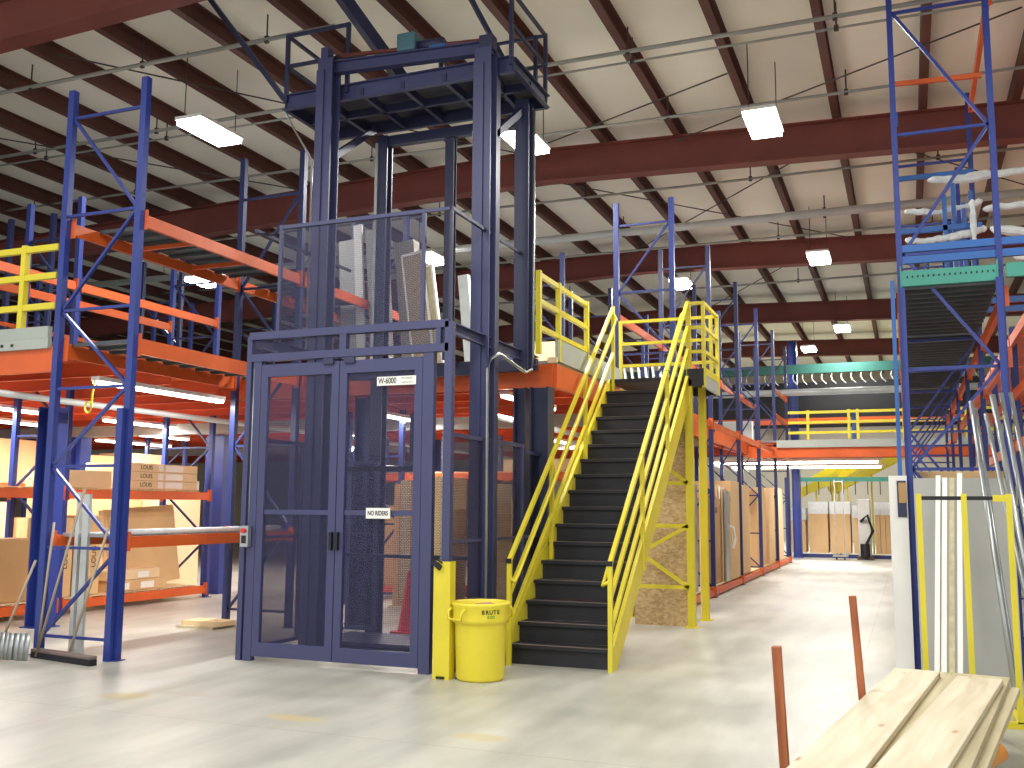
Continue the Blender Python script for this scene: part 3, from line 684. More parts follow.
def pan_deck(t, x0, x1, y0, y1, z, mat='deckd', pitch=.3):
    m = MB(); y = y0
    while y+pitch*.9 <= y1+.001:
        m.box(x0, x1, y, y+pitch*.86, z, z+.012); m.box(x0, x1, y, y+.02, z-.03, z); m.box(x0, x1, y+pitch*.84, y+pitch*.86, z-.03, z); y += pitch
    m.obj('shelf_deck', mat, t)

# near left rack
ra = thing('pallet_rack', 'tall blue and orange rack standing nearest at the left', 'rack', (-8.1, 8.15, 0), 'pallet racks')
ZN = [.2, 1.13, 2.0, 2.85, 3.72, 4.8, 5.95]
frame_parts(ra, -8.68, -7.63, 8.15, 6.28, ZN, flip=False, w=.075)
frame_parts(ra, -8.62, -7.62, 11.2, 6.5, [.2, 1.3, 2.4, 3.5, 4.6, 5.9], 'dblue', brace='dblue')
frame_parts(ra, -8.62, -7.62, 14.25, 6.5, [.2, 1.3, 2.4, 3.5, 4.6, 5.9], 'dblue', brace='dblue')
for (y0, y1) in ((8.15, 11.2), (11.2, 14.25)):
    for x in (-7.6, -8.62):
        beamY(ra, x, y0, y1, 4.66, 'orange', .14)
        beamY(ra, x, y0, y1, 3.28, 'orange', .17)
    beamY(ra, -7.6, y0, y1, 1.2, 'orange', .12) if y0 < 9 else None
    pan_deck(ra, -8.58, -7.64, y0+.1, y1-.1, 3.36)
    pan_deck(ra, -8.58, -7.64, y0+.4, y1-.1, 4.73)
for y in (9.2, 10.2, 12.4): MB().bar((-8.6, y, 4.68), (-7.62, y, 4.68), .05, .05).obj('cross_bar', 'orange', ra)
MB().tube([(-7.68, 8.25, 1.3), (-7.68, 11., 1.3)], .035, 10).obj('covering_roll', 'film', ra, smooth=True)
pan_deck(ra, -8.6, -7.64, 8.3, 11.1, 1.27, 'deckg')
beamY(ra, -8.62, 8.15, 11.2, 1.2, 'orange', .12)
# lighter post stub reinforcement in front
MB().box(-7.7, -7.62, 8.05, 8.1, .0, 2.6).obj('post_protector', 'blue', ra)

# second left rack (behind aisle)
rb = thing('pallet_rack', 'orange beamed rack holding cartons at left behind the blue columns', 'rack', (-12, 8, 0), 'pallet racks')
for y in (7.8, 11.0, 14.25):
    frame_parts(rb, -12.45, -11.42, y, 6.2, [.15, 1.0, 1.8, 2.6, 3.6, 4.6, 5.6], 'blue', brace='dblue')
for (y0, y1) in ((7.8, 11.0), (11.0, 14.25)):
    for x in (-11.4, -12.45):
        beamY(rb, x, y0, y1, 1.74, 'orange', .13); beamY(rb, x, y0, y1, .14, 'orange', .13)
        beamY(rb, x, y0, y1, 4.82, 'orange', .13)
    pan_deck(rb, -12.42, -11.45, y0+.06, y1-.06, 1.82, 'card2'); pan_deck(rb, -12.42, -11.45, y0+.06, y1-.06, .215, 'card2')
beamY(rb, -11.4, 7.8, 9.9, 1.42, 'orange', .1)
rc = thing('pallet_rack', 'rack deep under the left mezzanine behind the carton shelves', 'rack', (-16, 8, 0), 'pallet racks')
for y in (8.2, 11.6, 15.0, 18.4): frame_parts(rc, -16.6, -15.5, y, 6.3, [.15, 1.1, 2.0, 2.9, 3.9, 5.0, 6.], 'blue', brace='dblue')
for (y0, y1) in ((8.2, 11.6), (11.6, 15.), (15, 18.4)):
    for x in (-15.5, -16.6):
        for z in (.14, 1.9): beamY(rc, x, y0, y1, z, 'orange', .13)
    pan_deck(rc, -16.55, -15.55, y0+.06, y1-.06, 1.98, 'card2')
# upper level rack frames on the left mezzanine (second tier)
rd = thing('pallet_rack', 'upper orange beamed rack behind the left guard railing', 'rack', (-13.6, 9, 3.4), 'pallet racks')
for y in (9.2, 12.5, 15.8, 19): frame_parts(rd, -14.6, -13.6, y, 6.6, [3.7, 4.7, 5.7], 'dblue', brace='dblue', z0=3.4)
for (y0, y1) in ((9.2, 12.5), (12.5, 15.8), (15.8, 19)):
    for x in (-13.6, -14.6):
        beamY(rd, x, y0, y1, 4.5, 'orange', .07)
# rack behind lift, running across
re_ = thing('pallet_rack', 'low orange beamed rack seen through the lift doors', 'rack', (-7, 15.4, 0), 'pallet racks')
for x in (-9.0, -6.7, -4.5):
    for y in (15.3, 16.2):
        MB().box(x-.04, x+.04, y-.04, y+.04, 0, 2.85).obj('upright', 'dblue', re_)
    MB().bar((x, 15.3, .3), (x, 16.2, 1.4), .03, .03).obj('brace', 'dblue', re_); MB().bar((x, 16.2, 1.4), (x, 15.3, 2.5), .03, .03).obj('brace', 'dblue', re_)
for (x0, x1) in ((-9., -6.7), (-6.7, -4.5)):
    for y in (15.3, 16.2):
        for z in (.15, 2.1): beamX(re_, y, x0, x1, z)
    MB().box(x0+.05, x1-.05, 15.33, 16.17, 2.16, 2.18).obj('shelf_deck', 'card2', re_)
# long rack row right of the stairs
rr = thing('pallet_rack', 'long row of thin blue uprights right of the stairs', 'rack', (-3.7, 15, 0), 'pallet racks')
ys = [15.0, 18.1, 21.3, 24.4, 27.6, 30.6]
for y in ys: frame_parts(rr, -4.2, -3.3, y, 6.48, [.2, 1.0, 1.9, 2.7, 4.0, 5.0, 6.1], 'dblue', brace='dblue', w=.075, flip=True)
for y0, y1 in zip(ys, ys[1:]):
    beamY(rr, -3.3, y0, y1, 3.12, 'orange', .12); beamY(rr, -4.2, y0, y1, 3.12, 'orange', .12)
    beamY(rr, -3.3, y0, y1, .09, 'orange', .11); beamY(rr, -4.2, y0, y1, .09, 'orange', .11)
    beamY(rr, -4.2, y0, y1, 4.62, 'orange', .13)
    pan_deck(rr, -4.15, -3.35, y0+.06, y1-.06, .16, 'card2')
for z in (4.15, 4.85): beamY(rr, -3.3, 27.6, 30.6, z, 'orange', .12)
beamX(rr, 15.0, -4.2, -3.3, 2.8, 'orange')
# further thin frames behind it
rs = thing('pallet_rack', 'second row of blue uprights on the mezzanine behind the first', 'rack', (-7, 16, 3.4), 'pallet racks')
for y in (17, 20.2, 23.4, 26.6): frame_parts(rs, -6.7, -5.8, y, 6.3, [3.7, 4.7, 5.7], 'dblue', brace='dblue', z0=3.4)
for y0, y1 in ((17, 20.2), (20.2, 23.4), (23.4, 26.6)):
    for x in (-5.8, -6.7): beamY(rs, x, y0, y1, 4.3, 'orange', .12)
# right rack
rt = thing('pallet_rack', 'tall bright blue rack at the right side of the aisle', 'rack', (.5, 10.8, 0), 'pallet racks')
ysr = [10.8, 13.9, 17.0, 20.1, 23.2, 26.3]
for i, y in enumerate(ysr):
    frame_parts(rt, .02, .95, y, 7.1, [.25, 1.05, 2.0, 3.02, 4.22, 5.52, 6.88] if i == 0 else [.25, 1.4, 2.6, 3.8, 5., 6.2], 'blue', brace='blue', w=.08, flip=False, xw=.029)
    beamX(rt, y-.05, -.02, .97, 3.955, 'teal', .16, .05) if i == 0 else None
    for z in (4.16, 4.28): MB().bar((.02, y, z), (1.9, y, z), .06, .075).obj('cross_bar', 'lblue', rt) if i < 2 else None
m = MB(); m.box(1.0, 2.0, 10.72, 10.78, 3.9, 4.04); m.obj('beam', 'teal', rt)
m = MB()
for k in range(18): m.box(.08+k*.05, .095+k*.05, 10.720, 10.724, 3.96, 3.98)
m.obj('beam_holes', 'blk', rt)
for y0, y1 in zip(ysr, ysr[1:]):
    for x in (.0, .98):
        beamY(rt, x, y0, y1, 3.72, 'orange', .13); 
    beamY(rt, .98, y0, y1, 3.1, 'orange', .13)
    beamY(rt, .98, y0, y1, 6.9, 'orange', .1) if y0 < 12 else None
    beamY(rt, .02, y0, y1, 5.7, 'lblue', .07)
    pan_deck(rt, .04, .94, y0-.02, y1-.03, 3.88, 'deckd', .25)
MB().box(.02, .06, 10.70, 10.74, 0, 3.86).obj('upright_stub', 'blue', rt); MB().box(.90, .96, 10.70, 10.74, 0, 3.9).obj('upright_stub', 'blue', rt)
MB().bar((.02, 11.6, 6.42), (.95, 11.6, 6.38), .04, .05).obj('cross_bar', 'orange', rt)
MB().bar((.02, 14.8, 5.1), (.95, 14.8, 5.16), .05, .06).obj('cross_bar', 'orange', rt)
for k, (z, y) in enumerate([(5.9, 13.5), (5.1, 13.2), (4.95, 12.6), (4.8, 12.9)]): MB().bar((.02, y, z), (.95, y, z), .05, .06).obj('cross_bar', 'lblue', rt)
for k, x in enumerate([.55, .66, .78, .88]): MB().bar((x, 12.6+.2*k, 4.2), (x, 12.6+.2*k, 5.35+.2*(k % 2)), .05, .05).obj('arm', 'lblue', rt)
MB().box(-.08, -.04, 10.76, 10.84, 0, 3.95).obj('post_protector', 'lblue', rt)
# rack beyond to the right
ru = thing('pallet_rack', 'rack with orange shelves at the right edge of the picture', 'rack', (1.9, 10.8, 0), 'pallet racks')
for y in ysr[:5]: frame_parts(ru, 1.35, 2.3, y+.2, 3.95, [.25, 1.2, 2.2, 3.2], 'blue', brace='blue', w=.11)
for y0, y1 in zip(ysr[:4], ysr[1:5]):
    for x in (1.33, 2.3):
        for z in (3.75, 3.05, 2.4): beamY(ru, x, y0+.2, y1+.2, z, 'orange', .13)
    MB().box(1.36, 2.28, y0+.25, y1+.15, 3.83, 3.85).obj('shelf_deck', 'orange', ru)

# plastic wrapped lengths on the right rack
def wrapped(p, q, r, label, n=30):
    p, q = Vector(p)-Vector((0, 0, .15)), Vector(q)-Vector((0, 0, .15)); pts = []; rs = []; r *= .62; s0 = 0; k0 = 1
    for i in range(n):
        u = i/(n-1); s0 = .8*s0+random.uniform(-.012, .012); k0 = random.uniform(.8, 1.25) if i % 4 == 0 else k0*random.uniform(.95, 1.05); pts.append(p.lerp(q, u)+Vector((0, s0, s0-.04*math.sin(PI*u)))); rs.append(r*k0*(.35 if i in (0, n-1) else 1))
    tag(MB().tube(pts, r, 9, rs).obj('wrapped_bundle', 'film', None), label, 'bundle', 'film wrapped bundles on the right rack')
wrapped((.4, 13.3, 5.93), (2.2, 13.3, 6.0), .09, 'uppermost film wrapped bundle lying across the tall right rack')
wrapped((.1, 13.0, 5.45), (1.0, 13.0, 5.5), .055, 'thin film wrapped bundle just below the uppermost one')
wrapped((.1, 12.6, 5.0), (1.0, 12.6, 5.05), .07, 'film wrapped bundle low between the posts of the right rack')
wrapped((.98, 12.8, 5.35), (2.3, 12.8, 5.45), .07, 'film wrapped bundle sticking out right of the rack post')
wrapped((1.0, 12.2, 4.95), (2.3, 12.2, 4.75), .08, 'drooping film wrapped bundle at the right picture edge')
wrapped((.55, 12.2, 4.65), (1.1, 12.2, 4.75), .08, 'short crumpled film bundle just above the blue cross bars')
wrapped((.85, 12.5, 4.7), (.85, 12.5, 5.4), .05, 'upright film wrapped bundle beside the right rack post')
wrapped((1.2, 12.0, 4.55), (2.3, 12.0, 4.5), .06, 'film wrapped bundle resting on the blue cross bars at right')

# ------------------------------------------------------------------ cartons
def carton(x0, x1, y0, y1, z0, z1, label, mat='card', group=None, lean=None, text=None, tx=None, tape=True, white=None, name='carton'):
    t = thing(name, label, 'carton', ((x0+x1)/2, (y0+y1)/2, z0), group)
    MB().box(x0, x1, y0, y1, z0, z1).obj('box', mat, t, bevel=.006)
    if tape:
        if (x1-x0) > (y1-y0): MB().box(x0-.002, x1+.002, (y0+y1)/2-.025, (y0+y1)/2+.025, z0+.01, z1+.002).obj('tape', 'tape', t)
        else: MB().box((x0+x1)/2-.025, (x0+x1)/2+.025, y0-.002, y1+.002, z0+.01, z1+.002).obj('tape', 'tape', t)
    if white: # label patches on the +x face: list of (ya,yb,za,zb)
        for ya, yb, za, zb in white: MB().box(x1, x1+.004, ya, yb, za, zb).obj('paper_label', 'white', t)
    if text:
        s, size, side, py, pz, vert = text
        if side == 'x': text_obj('print', s, size, (x1+.004, py, pz), (0, 0, 1) if vert else (0, 1, 0), (0, -1, 0) if vert else (0, 0, 1), 'ink', t)
        else: text_obj('print', s, size, (py, y0-.004, pz), (1, 0, 0), (0, 0, 1), 'ink', t)
    if lean:
        ax, ang = lean; t.rotation_euler = (ang, 0, 0) if ax == 'x' else (0, ang, 0)
    return t
# three flat cartons on the upper shelf
for k, n in enumerate(('lowest', 'middle', 'topmost')):
    z = 1.838+k*.14
    carton(-12.35, -11.5, 12.3, 14.0, z, z+.136, 'flat carton with white label on the orange shelf, %s of three' % n, 'card2', 'flat cartons on the upper shelf',
           text=('LOUIS', .1, 'x', 12.75, z+.07, False), white=[(13.02, 13.14, z+.02, z+.12), (13.2, 13.62, z+.02, z+.12)], tape=False)
carton(-12.3, -11.6, 14.0, 14.18, 1.84, 2.0, 'small white box at the right end of the orange shelf', 'white', tape=False)
carton(-12.3, -11.6, 11.1, 12.1, 1.84, 2.1, 'low pale carton left of the three flat cartons', 'card2')
carton(-12.3, -11.55, 8.4, 9.7, 1.84, 2.05, 'low pale carton on the orange shelf at the left edge', 'card2')
# lower shelf
carton(-12.3, -11.5, 12.15, 13.35, .235, .4, 'flat carton lying on the lower shelf under another', 'card', white=[(12.35, 12.5, .26, .36), (12.75, 13.05, .26, .36)])
carton(-12.25, -11.52, 12.1, 13.2, .405, .56, 'flat carton lying on top of another on the lower shelf', 'card2', white=[(12.7, 12.95, .43, .52)])
t = carton(-12.0, -11.85, 12.5, 14.1, .25, 1.55, 'large tan carton leaning behind the flat ones on the lower shelf', 'card', lean=('y', .0))
t.rotation_euler = (.06, -.12, 0)
for i, (ya, yb, h) in enumerate([(11.1, 11.35, 1.15), (11.38, 11.62, 1.12), (11.65, 11.9, 1.18)]):
    carton(-12.2, -11.55, ya, yb, .235, .235+h, ('upright narrow carton with printed side, %s of three behind the brace' % ('left', 'middle', 'right')[i]), ('card', 'card3', 'card')[i],
           'upright cartons on the lower left shelf', text=('LOUIS', .12, 'x', (ya+yb)/2, .8, True), tape=False)
carton(-12.3, -11.6, 8.1, 9.4, .235, 1.35, 'large tan carton on the lower shelf at the left picture edge', 'card2')
carton(-12.3, -11.6, 9.5, 10.0, .235, 1.2, 'narrow tan carton beside the wide blue column', 'card')
carton(-12.2, -11.6, 10.1, 10.8, .235, 1.1, 'brown carton behind the leaning broom handles', 'card3')
# cartons in the deep racks (background)
bl = ['tan', 'brown', 'pale']
mm = ['card', 'card3', 'card2']
for i, (y, h, k) in enumerate([(8.5, 1.2, 0), (9.6, 1.4, 2), (10.6, 1.0, 1), (12., 1.5, 0), (13.0, 1.4, 2), (13.95, 1.1, 0), (15.6, 1.4, 1), (16.8, 1.2, 2)]):
    carton(-16.5, -15.6, y, y+.85, .22, .22+h, '%s carton standing on the bottom of the deep left rack' % bl[k], mm[k], 'cartons low in the deep left rack', tape=False)
for i, (y, h, k) in enumerate([(8.6, .5, 2), (10., .7, 0), (12., .6, 2), (13.4, .8, 0), (15.4, .6, 1), (16.8, .7, 2)]):
    carton(-16.5, -15.6, y, y+1.0, 1.995, 1.995+h, '%s carton on the middle shelf of the deep left rack' % bl[k], mm[k], 'cartons on the middle shelf of the deep left rack', tape=False)
t = carton(-13.9, -13.6, 12.6, 15.2, .0, 2.0, 'very tall tan panel carton standing behind the carton shelves', 'card', tape=False)
carton(-13.5, -13.2, 14.9, 16.2, 0, 1.7, 'tall pale panel carton behind the wide blue column', 'card2', tape=False)
# cartons seen through lift
for i, (x, y, h, mt, lb_) in enumerate([(-7.35, 13.9, 2.0, 'tan', 'left of three'), (-6.75, 13.8, 2.05, 'tan', 'middle of three'), (-6.0, 13.9, 1.95, 'tan', 'right of three')]):
    t = thing('panel_stack', 'tall stack of thin edge-on panels behind the lift, %s' % lb_, 'panel stack', (x, y, 0), 'edge-on panel stacks behind the lift')
    MB().box(x-.09, x+.09, y, y+.9, .05, h).obj('panels', mt, t); MB().box(x-.2, x-.1, y, y+.9, .05, h-.06).obj('cover_board', 'card3', t)
    MB().box(x-.25, x+.2, y-.05, y+.95, 0, .05).obj('skid', 'pine2', t)
carton(-8.8, -7.9, 15.4, 16.1, .22, 1.6, 'brown carton low in the rack behind the left lift door', 'card3')
carton(-6.5, -5.6, 15.4, 16.1, .22, 1.7, 'tan carton low in the rack behind the lift', 'card')
carton(-5.5, -4.7, 15.4, 16.1, .22, 1.5, 'pale carton low in the rack left of the stairs', 'card2')
carton(-6.3, -5.0, 15.4, 16.1, 2.19, 2.38, 'flat pale carton on the shelf behind the lift', 'card2')
t = tag(MB().bar((-8.6, 15.2, 2.3), (-7.8, 15.6, 2.22), .5, .02).obj('paper_sheet', 'white'), 'white sheet lying on the orange shelf behind the lift door', 'paper')
# mezzanine panels behind the lift
def panel(x, y, w, h, lean, label, mat, z=3.4, th=.04, rot=0, frame=None):
    t = thing('leaning_panel', label, 'panel', (x, y, z), 'panels leaning on the mezzanine')
    m = MB().box(x-th/2, x+th/2, y, y+w, z, z+h).obj('sheet', mat, t)
    if frame:
        f = MB(); f.box(x-th/2-.006, x+th/2+.006, y-.01, y+.04, z, z+h); f.box(x-th/2-.006, x+th/2+.006, y, y+w, z+h-.04, z+h+.006); f.obj('edge_trim', frame, t)
    t.rotation_euler = (0, -lean, rot); return t
def wide_panel(xt, w, y, zt, lean, label, mat, th=.05, trim=None):
    h = (zt-3.42)/math.cos(lean); xb = xt+h*math.sin(lean)
    t = thing('leaning_panel', label, 'panel', (xb, y, 3.42), 'panels leaning on the mezzanine')
    MB().box(xb-w/2, xb+w/2, y, y+th, 3.42, 3.42+h).obj('sheet', mat, t)
    if trim:
        f = MB(); f.box(xb-w/2-.015, xb-w/2+.015, y-.01, y+th+.01, 3.42, 3.42+h); f.box(xb+w/2-.015, xb+w/2+.015, y-.01, y+th+.01, 3.42, 3.42+h)
        f.box(xb-w/2, xb+w/2, y-.01, y+th+.01, 3.39+h, 3.43+h); f.obj('edge_trim', trim, t)
    t.rotation_euler = (0, -lean, 0)
wide_panel(-8.05, .32, 13.1, 5.75, .06, 'greyish white panel at the left behind the upper gate', 'grey')
wide_panel(-7.82, .14, 13.0, 5.95, .06, 'narrow white panel second from left behind the upper gate', 'white')
wide_panel(-7.52, .30, 13.0, 5.85, .07, 'honeycomb wrapped panel in the middle behind the upper gate', 'honey', .2)
wide_panel(-7.16, .34, 13.3, 5.7, .10, 'honeycomb wrapped panel right of the middle behind the upper gate', 'honey', .2)
wide_panel(-6.88, .34, 13.05, 5.42, .14, 'patterned brown panel with white frame beside the right upper gate post', 'tan', .05, 'white')
wide_panel(-6.58, .13, 13.0, 5.2, .14, 'olive brown panel with white edge leaning right of the upper gate', 'pine2', .05, 'white')
wide_panel(-6.0, .16, 13.0, 5.0, .10, 'white wrapped panel leaning between the two right lift masts', 'film', .1)
tag(MB().box(-8.12, -8.02, 14.0, 14.1, 3.4, 6.3).obj('upright_plank', 'card2'), 'pale plank standing upright behind the lift upper gate', 'plank')
carton(-5.9, -5.35, 15.4, 16.2, 3.41, 4.35, 'stack-height tan carton on the mezzanine right of the lift', 'card2')
carton(-6.1, -5.85, 14.6, 15.2, 3.41, 4.15, 'blue grey bin on the mezzanine beside a tan carton', 'lift', tape=False)
# folded chairs / white slats behind stair landing
for i in range(7):
    x = -4.6+.13*i
    tag(MB().bar((x, 17.2, 3.42), (x-.08, 17.2, 4.1), .03, .08).obj('narrow_plank', 'white'), 'narrow white slat leaning behind the stair landing railing', 'slat', 'white slats behind the landing')

# cartons in the right-hand row
carton(-3.95, -3.4, 18.3, 19.5, .18, 1.78, 'brown tall carton nearest in the row right of the stairs', 'card3', text=('FRAGILE', .13, 'x', 18.9, 1.55, False), tape=False)
carton(-4.1, -3.3, 20.2, 21.2, .18, 2.14, 'tallest tan carton in the row right of the stairs', 'card', text=('THIS SIDE', .12, 'y', -3.7, 1.8, False), tape=False)
carton(-4.0, -3.34, 21.5, 22.9, .18, 2.1, 'wide tan carton with tape band behind the tallest one', 'card', tape=False)
carton(-4.05, -3.4, 24.6, 26.0, .18, 2.1, 'tan carton behind the third blue upright of the row', 'card')
carton(-4.0, -3.35, 26.3, 27.5, .18, 2.12, 'tan carton toward the end of the row', 'card')
carton(-4.0, -3.35, 28, 29.5, .18, 2.15, 'last tan carton at the end of the row', 'card2')
for i, (x, mt) in enumerate([(-3.42, 'galv'), (-3.5, 'stake'), (-3.58, 'white'), (-3.66, 'card')]):
    tag(MB().box(x-.02, x+.02, 16.2, 17.2, .18, 2.0+.03*i).obj('panel_board', mt), '%s edged thin board standing beside the yellow landing legs' % ('grey', 'reddish', 'white', 'tan')[i], 'board', 'thin boards right of the landing legs')
for i in range(4):
    tag(MB().box(-3.5+.05*i, -3.47+.05*i, 19.6, 20.1, .18, 2.05-.04*i).obj('panel_board', ('card2', 'white', 'card', 'galv')[i]), 'thin pale board standing between the brown and the tallest carton', 'board', 'thin boards between the tall cartons')
tag(MB().tube([(-3.28, 19.9, 1.25), (-3.24, 20.0, 1.2), (-3.22, 20.1, 1.0), (-3.25, 20.05, .8)], .025, 8).obj('tape_strap', 'white'), 'white strap hanging from the thin boards in the row', 'strap')

# far end: cartons, columns, conveyor
for i, (x0, x1, h) in enumerate([(-3.68, -3.22, 1.6), (-3.11, -2.5, 1.82), (-2.43, -1.79, 1.82), (-1.7, -1.5, 1.7), (-1.02, -.87, 1.8), (-.86, -.71, 1.8), (-.70, -.56, 1.8), (-.55, -.4, 1.8)]):
    t = carton(x0, x1, 34.7, 35.6, .13, h, 'far tan carton with white film top, %s' % ('leftmost, behind the tall blue column', 'second from the left', 'third, wide', 'narrow one left of the floor machine', 'first of the narrow four at right', 'second of the narrow four at right', 'third of the narrow four at right', 'last of the narrow four at right')[i], 'card', 'far row of film topped cartons', tape=False)
    MB().box(x0-.01, x1+.01, 34.69, 35.61, h-.4, h+.01).obj('film_top', 'film', t)
t = thing('far_rack', 'far rack with a green beam over the carton row', 'rack', (-1, 34.2, 0))
MB().box(-3.5, 2.5, 34.1, 34.2, 2.48, 2.62).obj('beam', 'teal', t)
MB().box(-3.4, 2.5, 34.1, 34.2, .0, .12).obj('beam', 'dblue', t)
for x in (-3.75, 2.4): MB().box(x-.05, x+.05, 34.1, 34.2, 0, 2.62).obj('upright', 'blue', t)
for i in range(14):
    MB().box(-3.1+.38*i, -3.07+.38*i, 34.05, 34.1, 2.05, 2.48).obj('hook', 'wire', t)
ct = thing('tool_cart', 'tall thin grey wheeled cart standing before the far cartons', 'cart', (-2.0, 33, 0))
for x in (-2.15, -1.9): MB().bar((x, 33, .12), (x, 33, 2.5), .03, .03).obj('pole', 'galv', ct)
MB().bar((-2.15, 33, 2.45), (-1.9, 33, 2.45), .03, .03).obj('crossbar', 'galv', ct); MB().box(-2.25, -1.8, 32.8, 33.3, .1, .14).obj('tray', 'galv', ct)
for x in (-2.15, -1.9): MB().tube([(x-.02, 33, .05), (x+.02, 33, .05)], .05, 12).obj('wheel', 'blk', ct)
mch = thing('machine', 'grey floor machine with hoses before the far cartons', 'machine', (-1.35, 33.6, 0))
MB().box(-1.5, -1.12, 33.4, 33.9, .1, 1.9).obj('cabinet', 'grey', mch, bevel=.02)
MB().tube([(-1.4, 33.35, 1.2), (-1.2, 33.2, 1.4), (-1.05, 33.3, .9), (-1.25, 33.2, .5)], .05, 10).obj('hose', 'blk', mch, smooth=True)
MB().tube([(-1.3, 33.3, .1), (-1.3, 33.3, .5)], .14, 14).obj('reel', 'blk', mch)
MB().box(-1.55, -1.05, 33.3, 34., 0, .1).obj('base', 'wire', mch)
for i, (a, b, w) in enumerate([((-2.7, 37.6, 2.5), (-1.0, 37.6, 3.5), .5), ((-2.56, 37, 2.2), (.4, 37, 3.75), .7), ((-3.3, 38.6, 2.6), (-1.9, 38.6, 3.4), .5), ((-3.7, 36.4, 2.05), (-2.2, 36.4, 2.75), .4)]):
    c = thing('conveyor', 'sloping yellow conveyor in the far background, %s' % ('upper left one', 'largest right one', 'middle one', 'lowest left one')[i], 'conveyor', a, 'yellow conveyors in the far background')
    MB().bar((a[0], a[1]-w/2, a[2]), (b[0], b[1]-w/2, b[2]), .05, .3).obj('side_rail', 'yellow', c)
    MB().bar((a[0], a[1]+w/2, a[2]), (b[0], b[1]+w/2, b[2]), .05, .3).obj('side_rail', 'yellow', c)
    MB().bar(a, b, w-.05, .04).obj('belt', 'yellow', c)
    for u in (.1, .9): MB().bar((a[0]+(b[0]-a[0])*u, a[1], 0), (a[0]+(b[0]-a[0])*u, a[1], a[2]+(b[2]-a[2])*u), .06, .06).obj('stand', 'yellow', c)
# far upper storage
tb = tag(MB().box(-9, 6, 33., 33.15, 5.95, 6.25).obj('hanging_beam', 'dteal'), 'long teal beam high above the far gallery', 'beam')
for i in range(30):
    x = -6.6+.3*i
    tag(MB().tube([(x, 33.05, 5.97), (x-.03, 33.0, 5.8), (x+.02, 32.95, 5.68), (x+.12, 32.95, 5.58)], .022, 6).obj('hook', 'dpipe'), 'pale hook hanging from the long teal beam', 'hook', 'hooks under the teal beam')
tag(MB().tube([(-9, 30.2, 5.02), (7, 30.2, 5.02)], .1, 12).obj('duct_pipe', 'pipe', None, smooth=True), 'thick pale pipe running above the far gallery', 'pipe')
tag(MB().box(-9, 6, 35, 35.1, 4.3, 5.9).obj('dark_curtain', 'blk'), 'dark panel wall above the far gallery', 'curtain')
tag(MB().box(-9, 6, 33.6, 33.75, 4.35, 4.55).obj('storage_beam', 'orange'), 'orange beam behind the far gallery railing', 'beam')
tag(MB().box(-9, 6, 34.6, 34.7, 3.3, 4.3).obj('back_panel', 'wall'), 'beige panel behind the far gallery railing', 'panel')
tag(MB().box(-6.5, -4.6, 32.5, 32.8, 3.4, 4.4).obj('white_cabinet', 'wallw'), 'white box behind the blue uprights on the far gallery', 'cabinet')

# ------------------------------------------------------------------ right side: panels, frames, boards
t = thing('tall_panel', 'tall white panel standing at the aisle edge of the right rack', 'panel', (-.1, 10.7, 0))
MB().box(-.17, -.0, 10.62, 10.68, 0, 1.93).obj('sheet', 'white', t)
MB().box(-.095, -.01, 10.605, 10.62, 1.52, 1.88).obj('mount', 'liftd', t)
MB().box(-.08, -.01, 10.6, 10.606, 1.66, 1.86).obj('picture', 'card3', t)
t = thing('tall_panel', 'wide grey panel standing behind the yellow frame at right', 'panel', (.5, 10.55, 0))
MB().box(.06, .93, 10.5, 10.54, .02, 1.9).obj('sheet', 'grey', t)
t.rotation_euler = (-.01, 0, 0)
carton(.1, .9, 10.95, 11.8, 1.2, 1.98, 'tan carton peeking above the wide grey panel', 'card')
carton(.1, .9, 12.2, 13.4, .0, 1.9, 'tan carton inside the right rack behind the grey panel', 'card')
# yellow sheet frame
yf = thing('sheet_frame', 'yellow upright steel frame holding sheets at the right', 'frame', (.4, 8.4, 0))
FY = 8.35
for x in (.08, .40, .71): MB().box(x-.02, x+.02, FY-.02, FY+.02, .04, 1.72).obj('post', 'yellow', yf)
MB().box(-.0, 1.3, FY-.02, FY+.02, .0, .05).obj('bottom_rail', 'yellow', yf)
MB().box(.1, .38, FY-.01, FY+.01, 1.67, 1.7).obj('top_bar', 'blk', yf); MB().box(.42, .64, FY-.01, FY+.01, 1.67, 1.7).obj('top_bar', 'blk', yf)
MB().box(.60, .71, FY-.015, FY+.015, 1.66, 1.71).obj('top_bar', 'yellow', yf)
for x in (.08, .40, .71, 1.2):
    MB().box(x-.02, x+.02, FY, FY+1.3, 0, .04).obj('foot', 'yellow', yf)
# leaning white trim boards
for i, (xt, xb, mt, lb_, z1) in enumerate([(.27, .15, 'white', 'white trim board leaning, leftmost of the bundle', 1.9), (.325, .20, 'white', 'white trim board leaning, second from left in the bundle', 1.88),
                               (.385, .26, 'pine2', 'olive grey board leaning in the white trim bundle', 1.88), (.45, .32, 'white', 'white trim board leaning, rightmost of the bundle', 1.92)]):
    tag(MB().bar((xb, 8.7, 0.02), (xt, 9.9, z1), .04, .03, (0, 0, 1)).obj('trim_board', mt), lb_, 'board', 'leaning trim boards')
tag(MB().bar((.17, 8.85, .02), (.29, 10.0, 1.85), .012, .03).obj('trim_board', 'blk'), 'thin black strip leaning among the white trim boards', 'board')
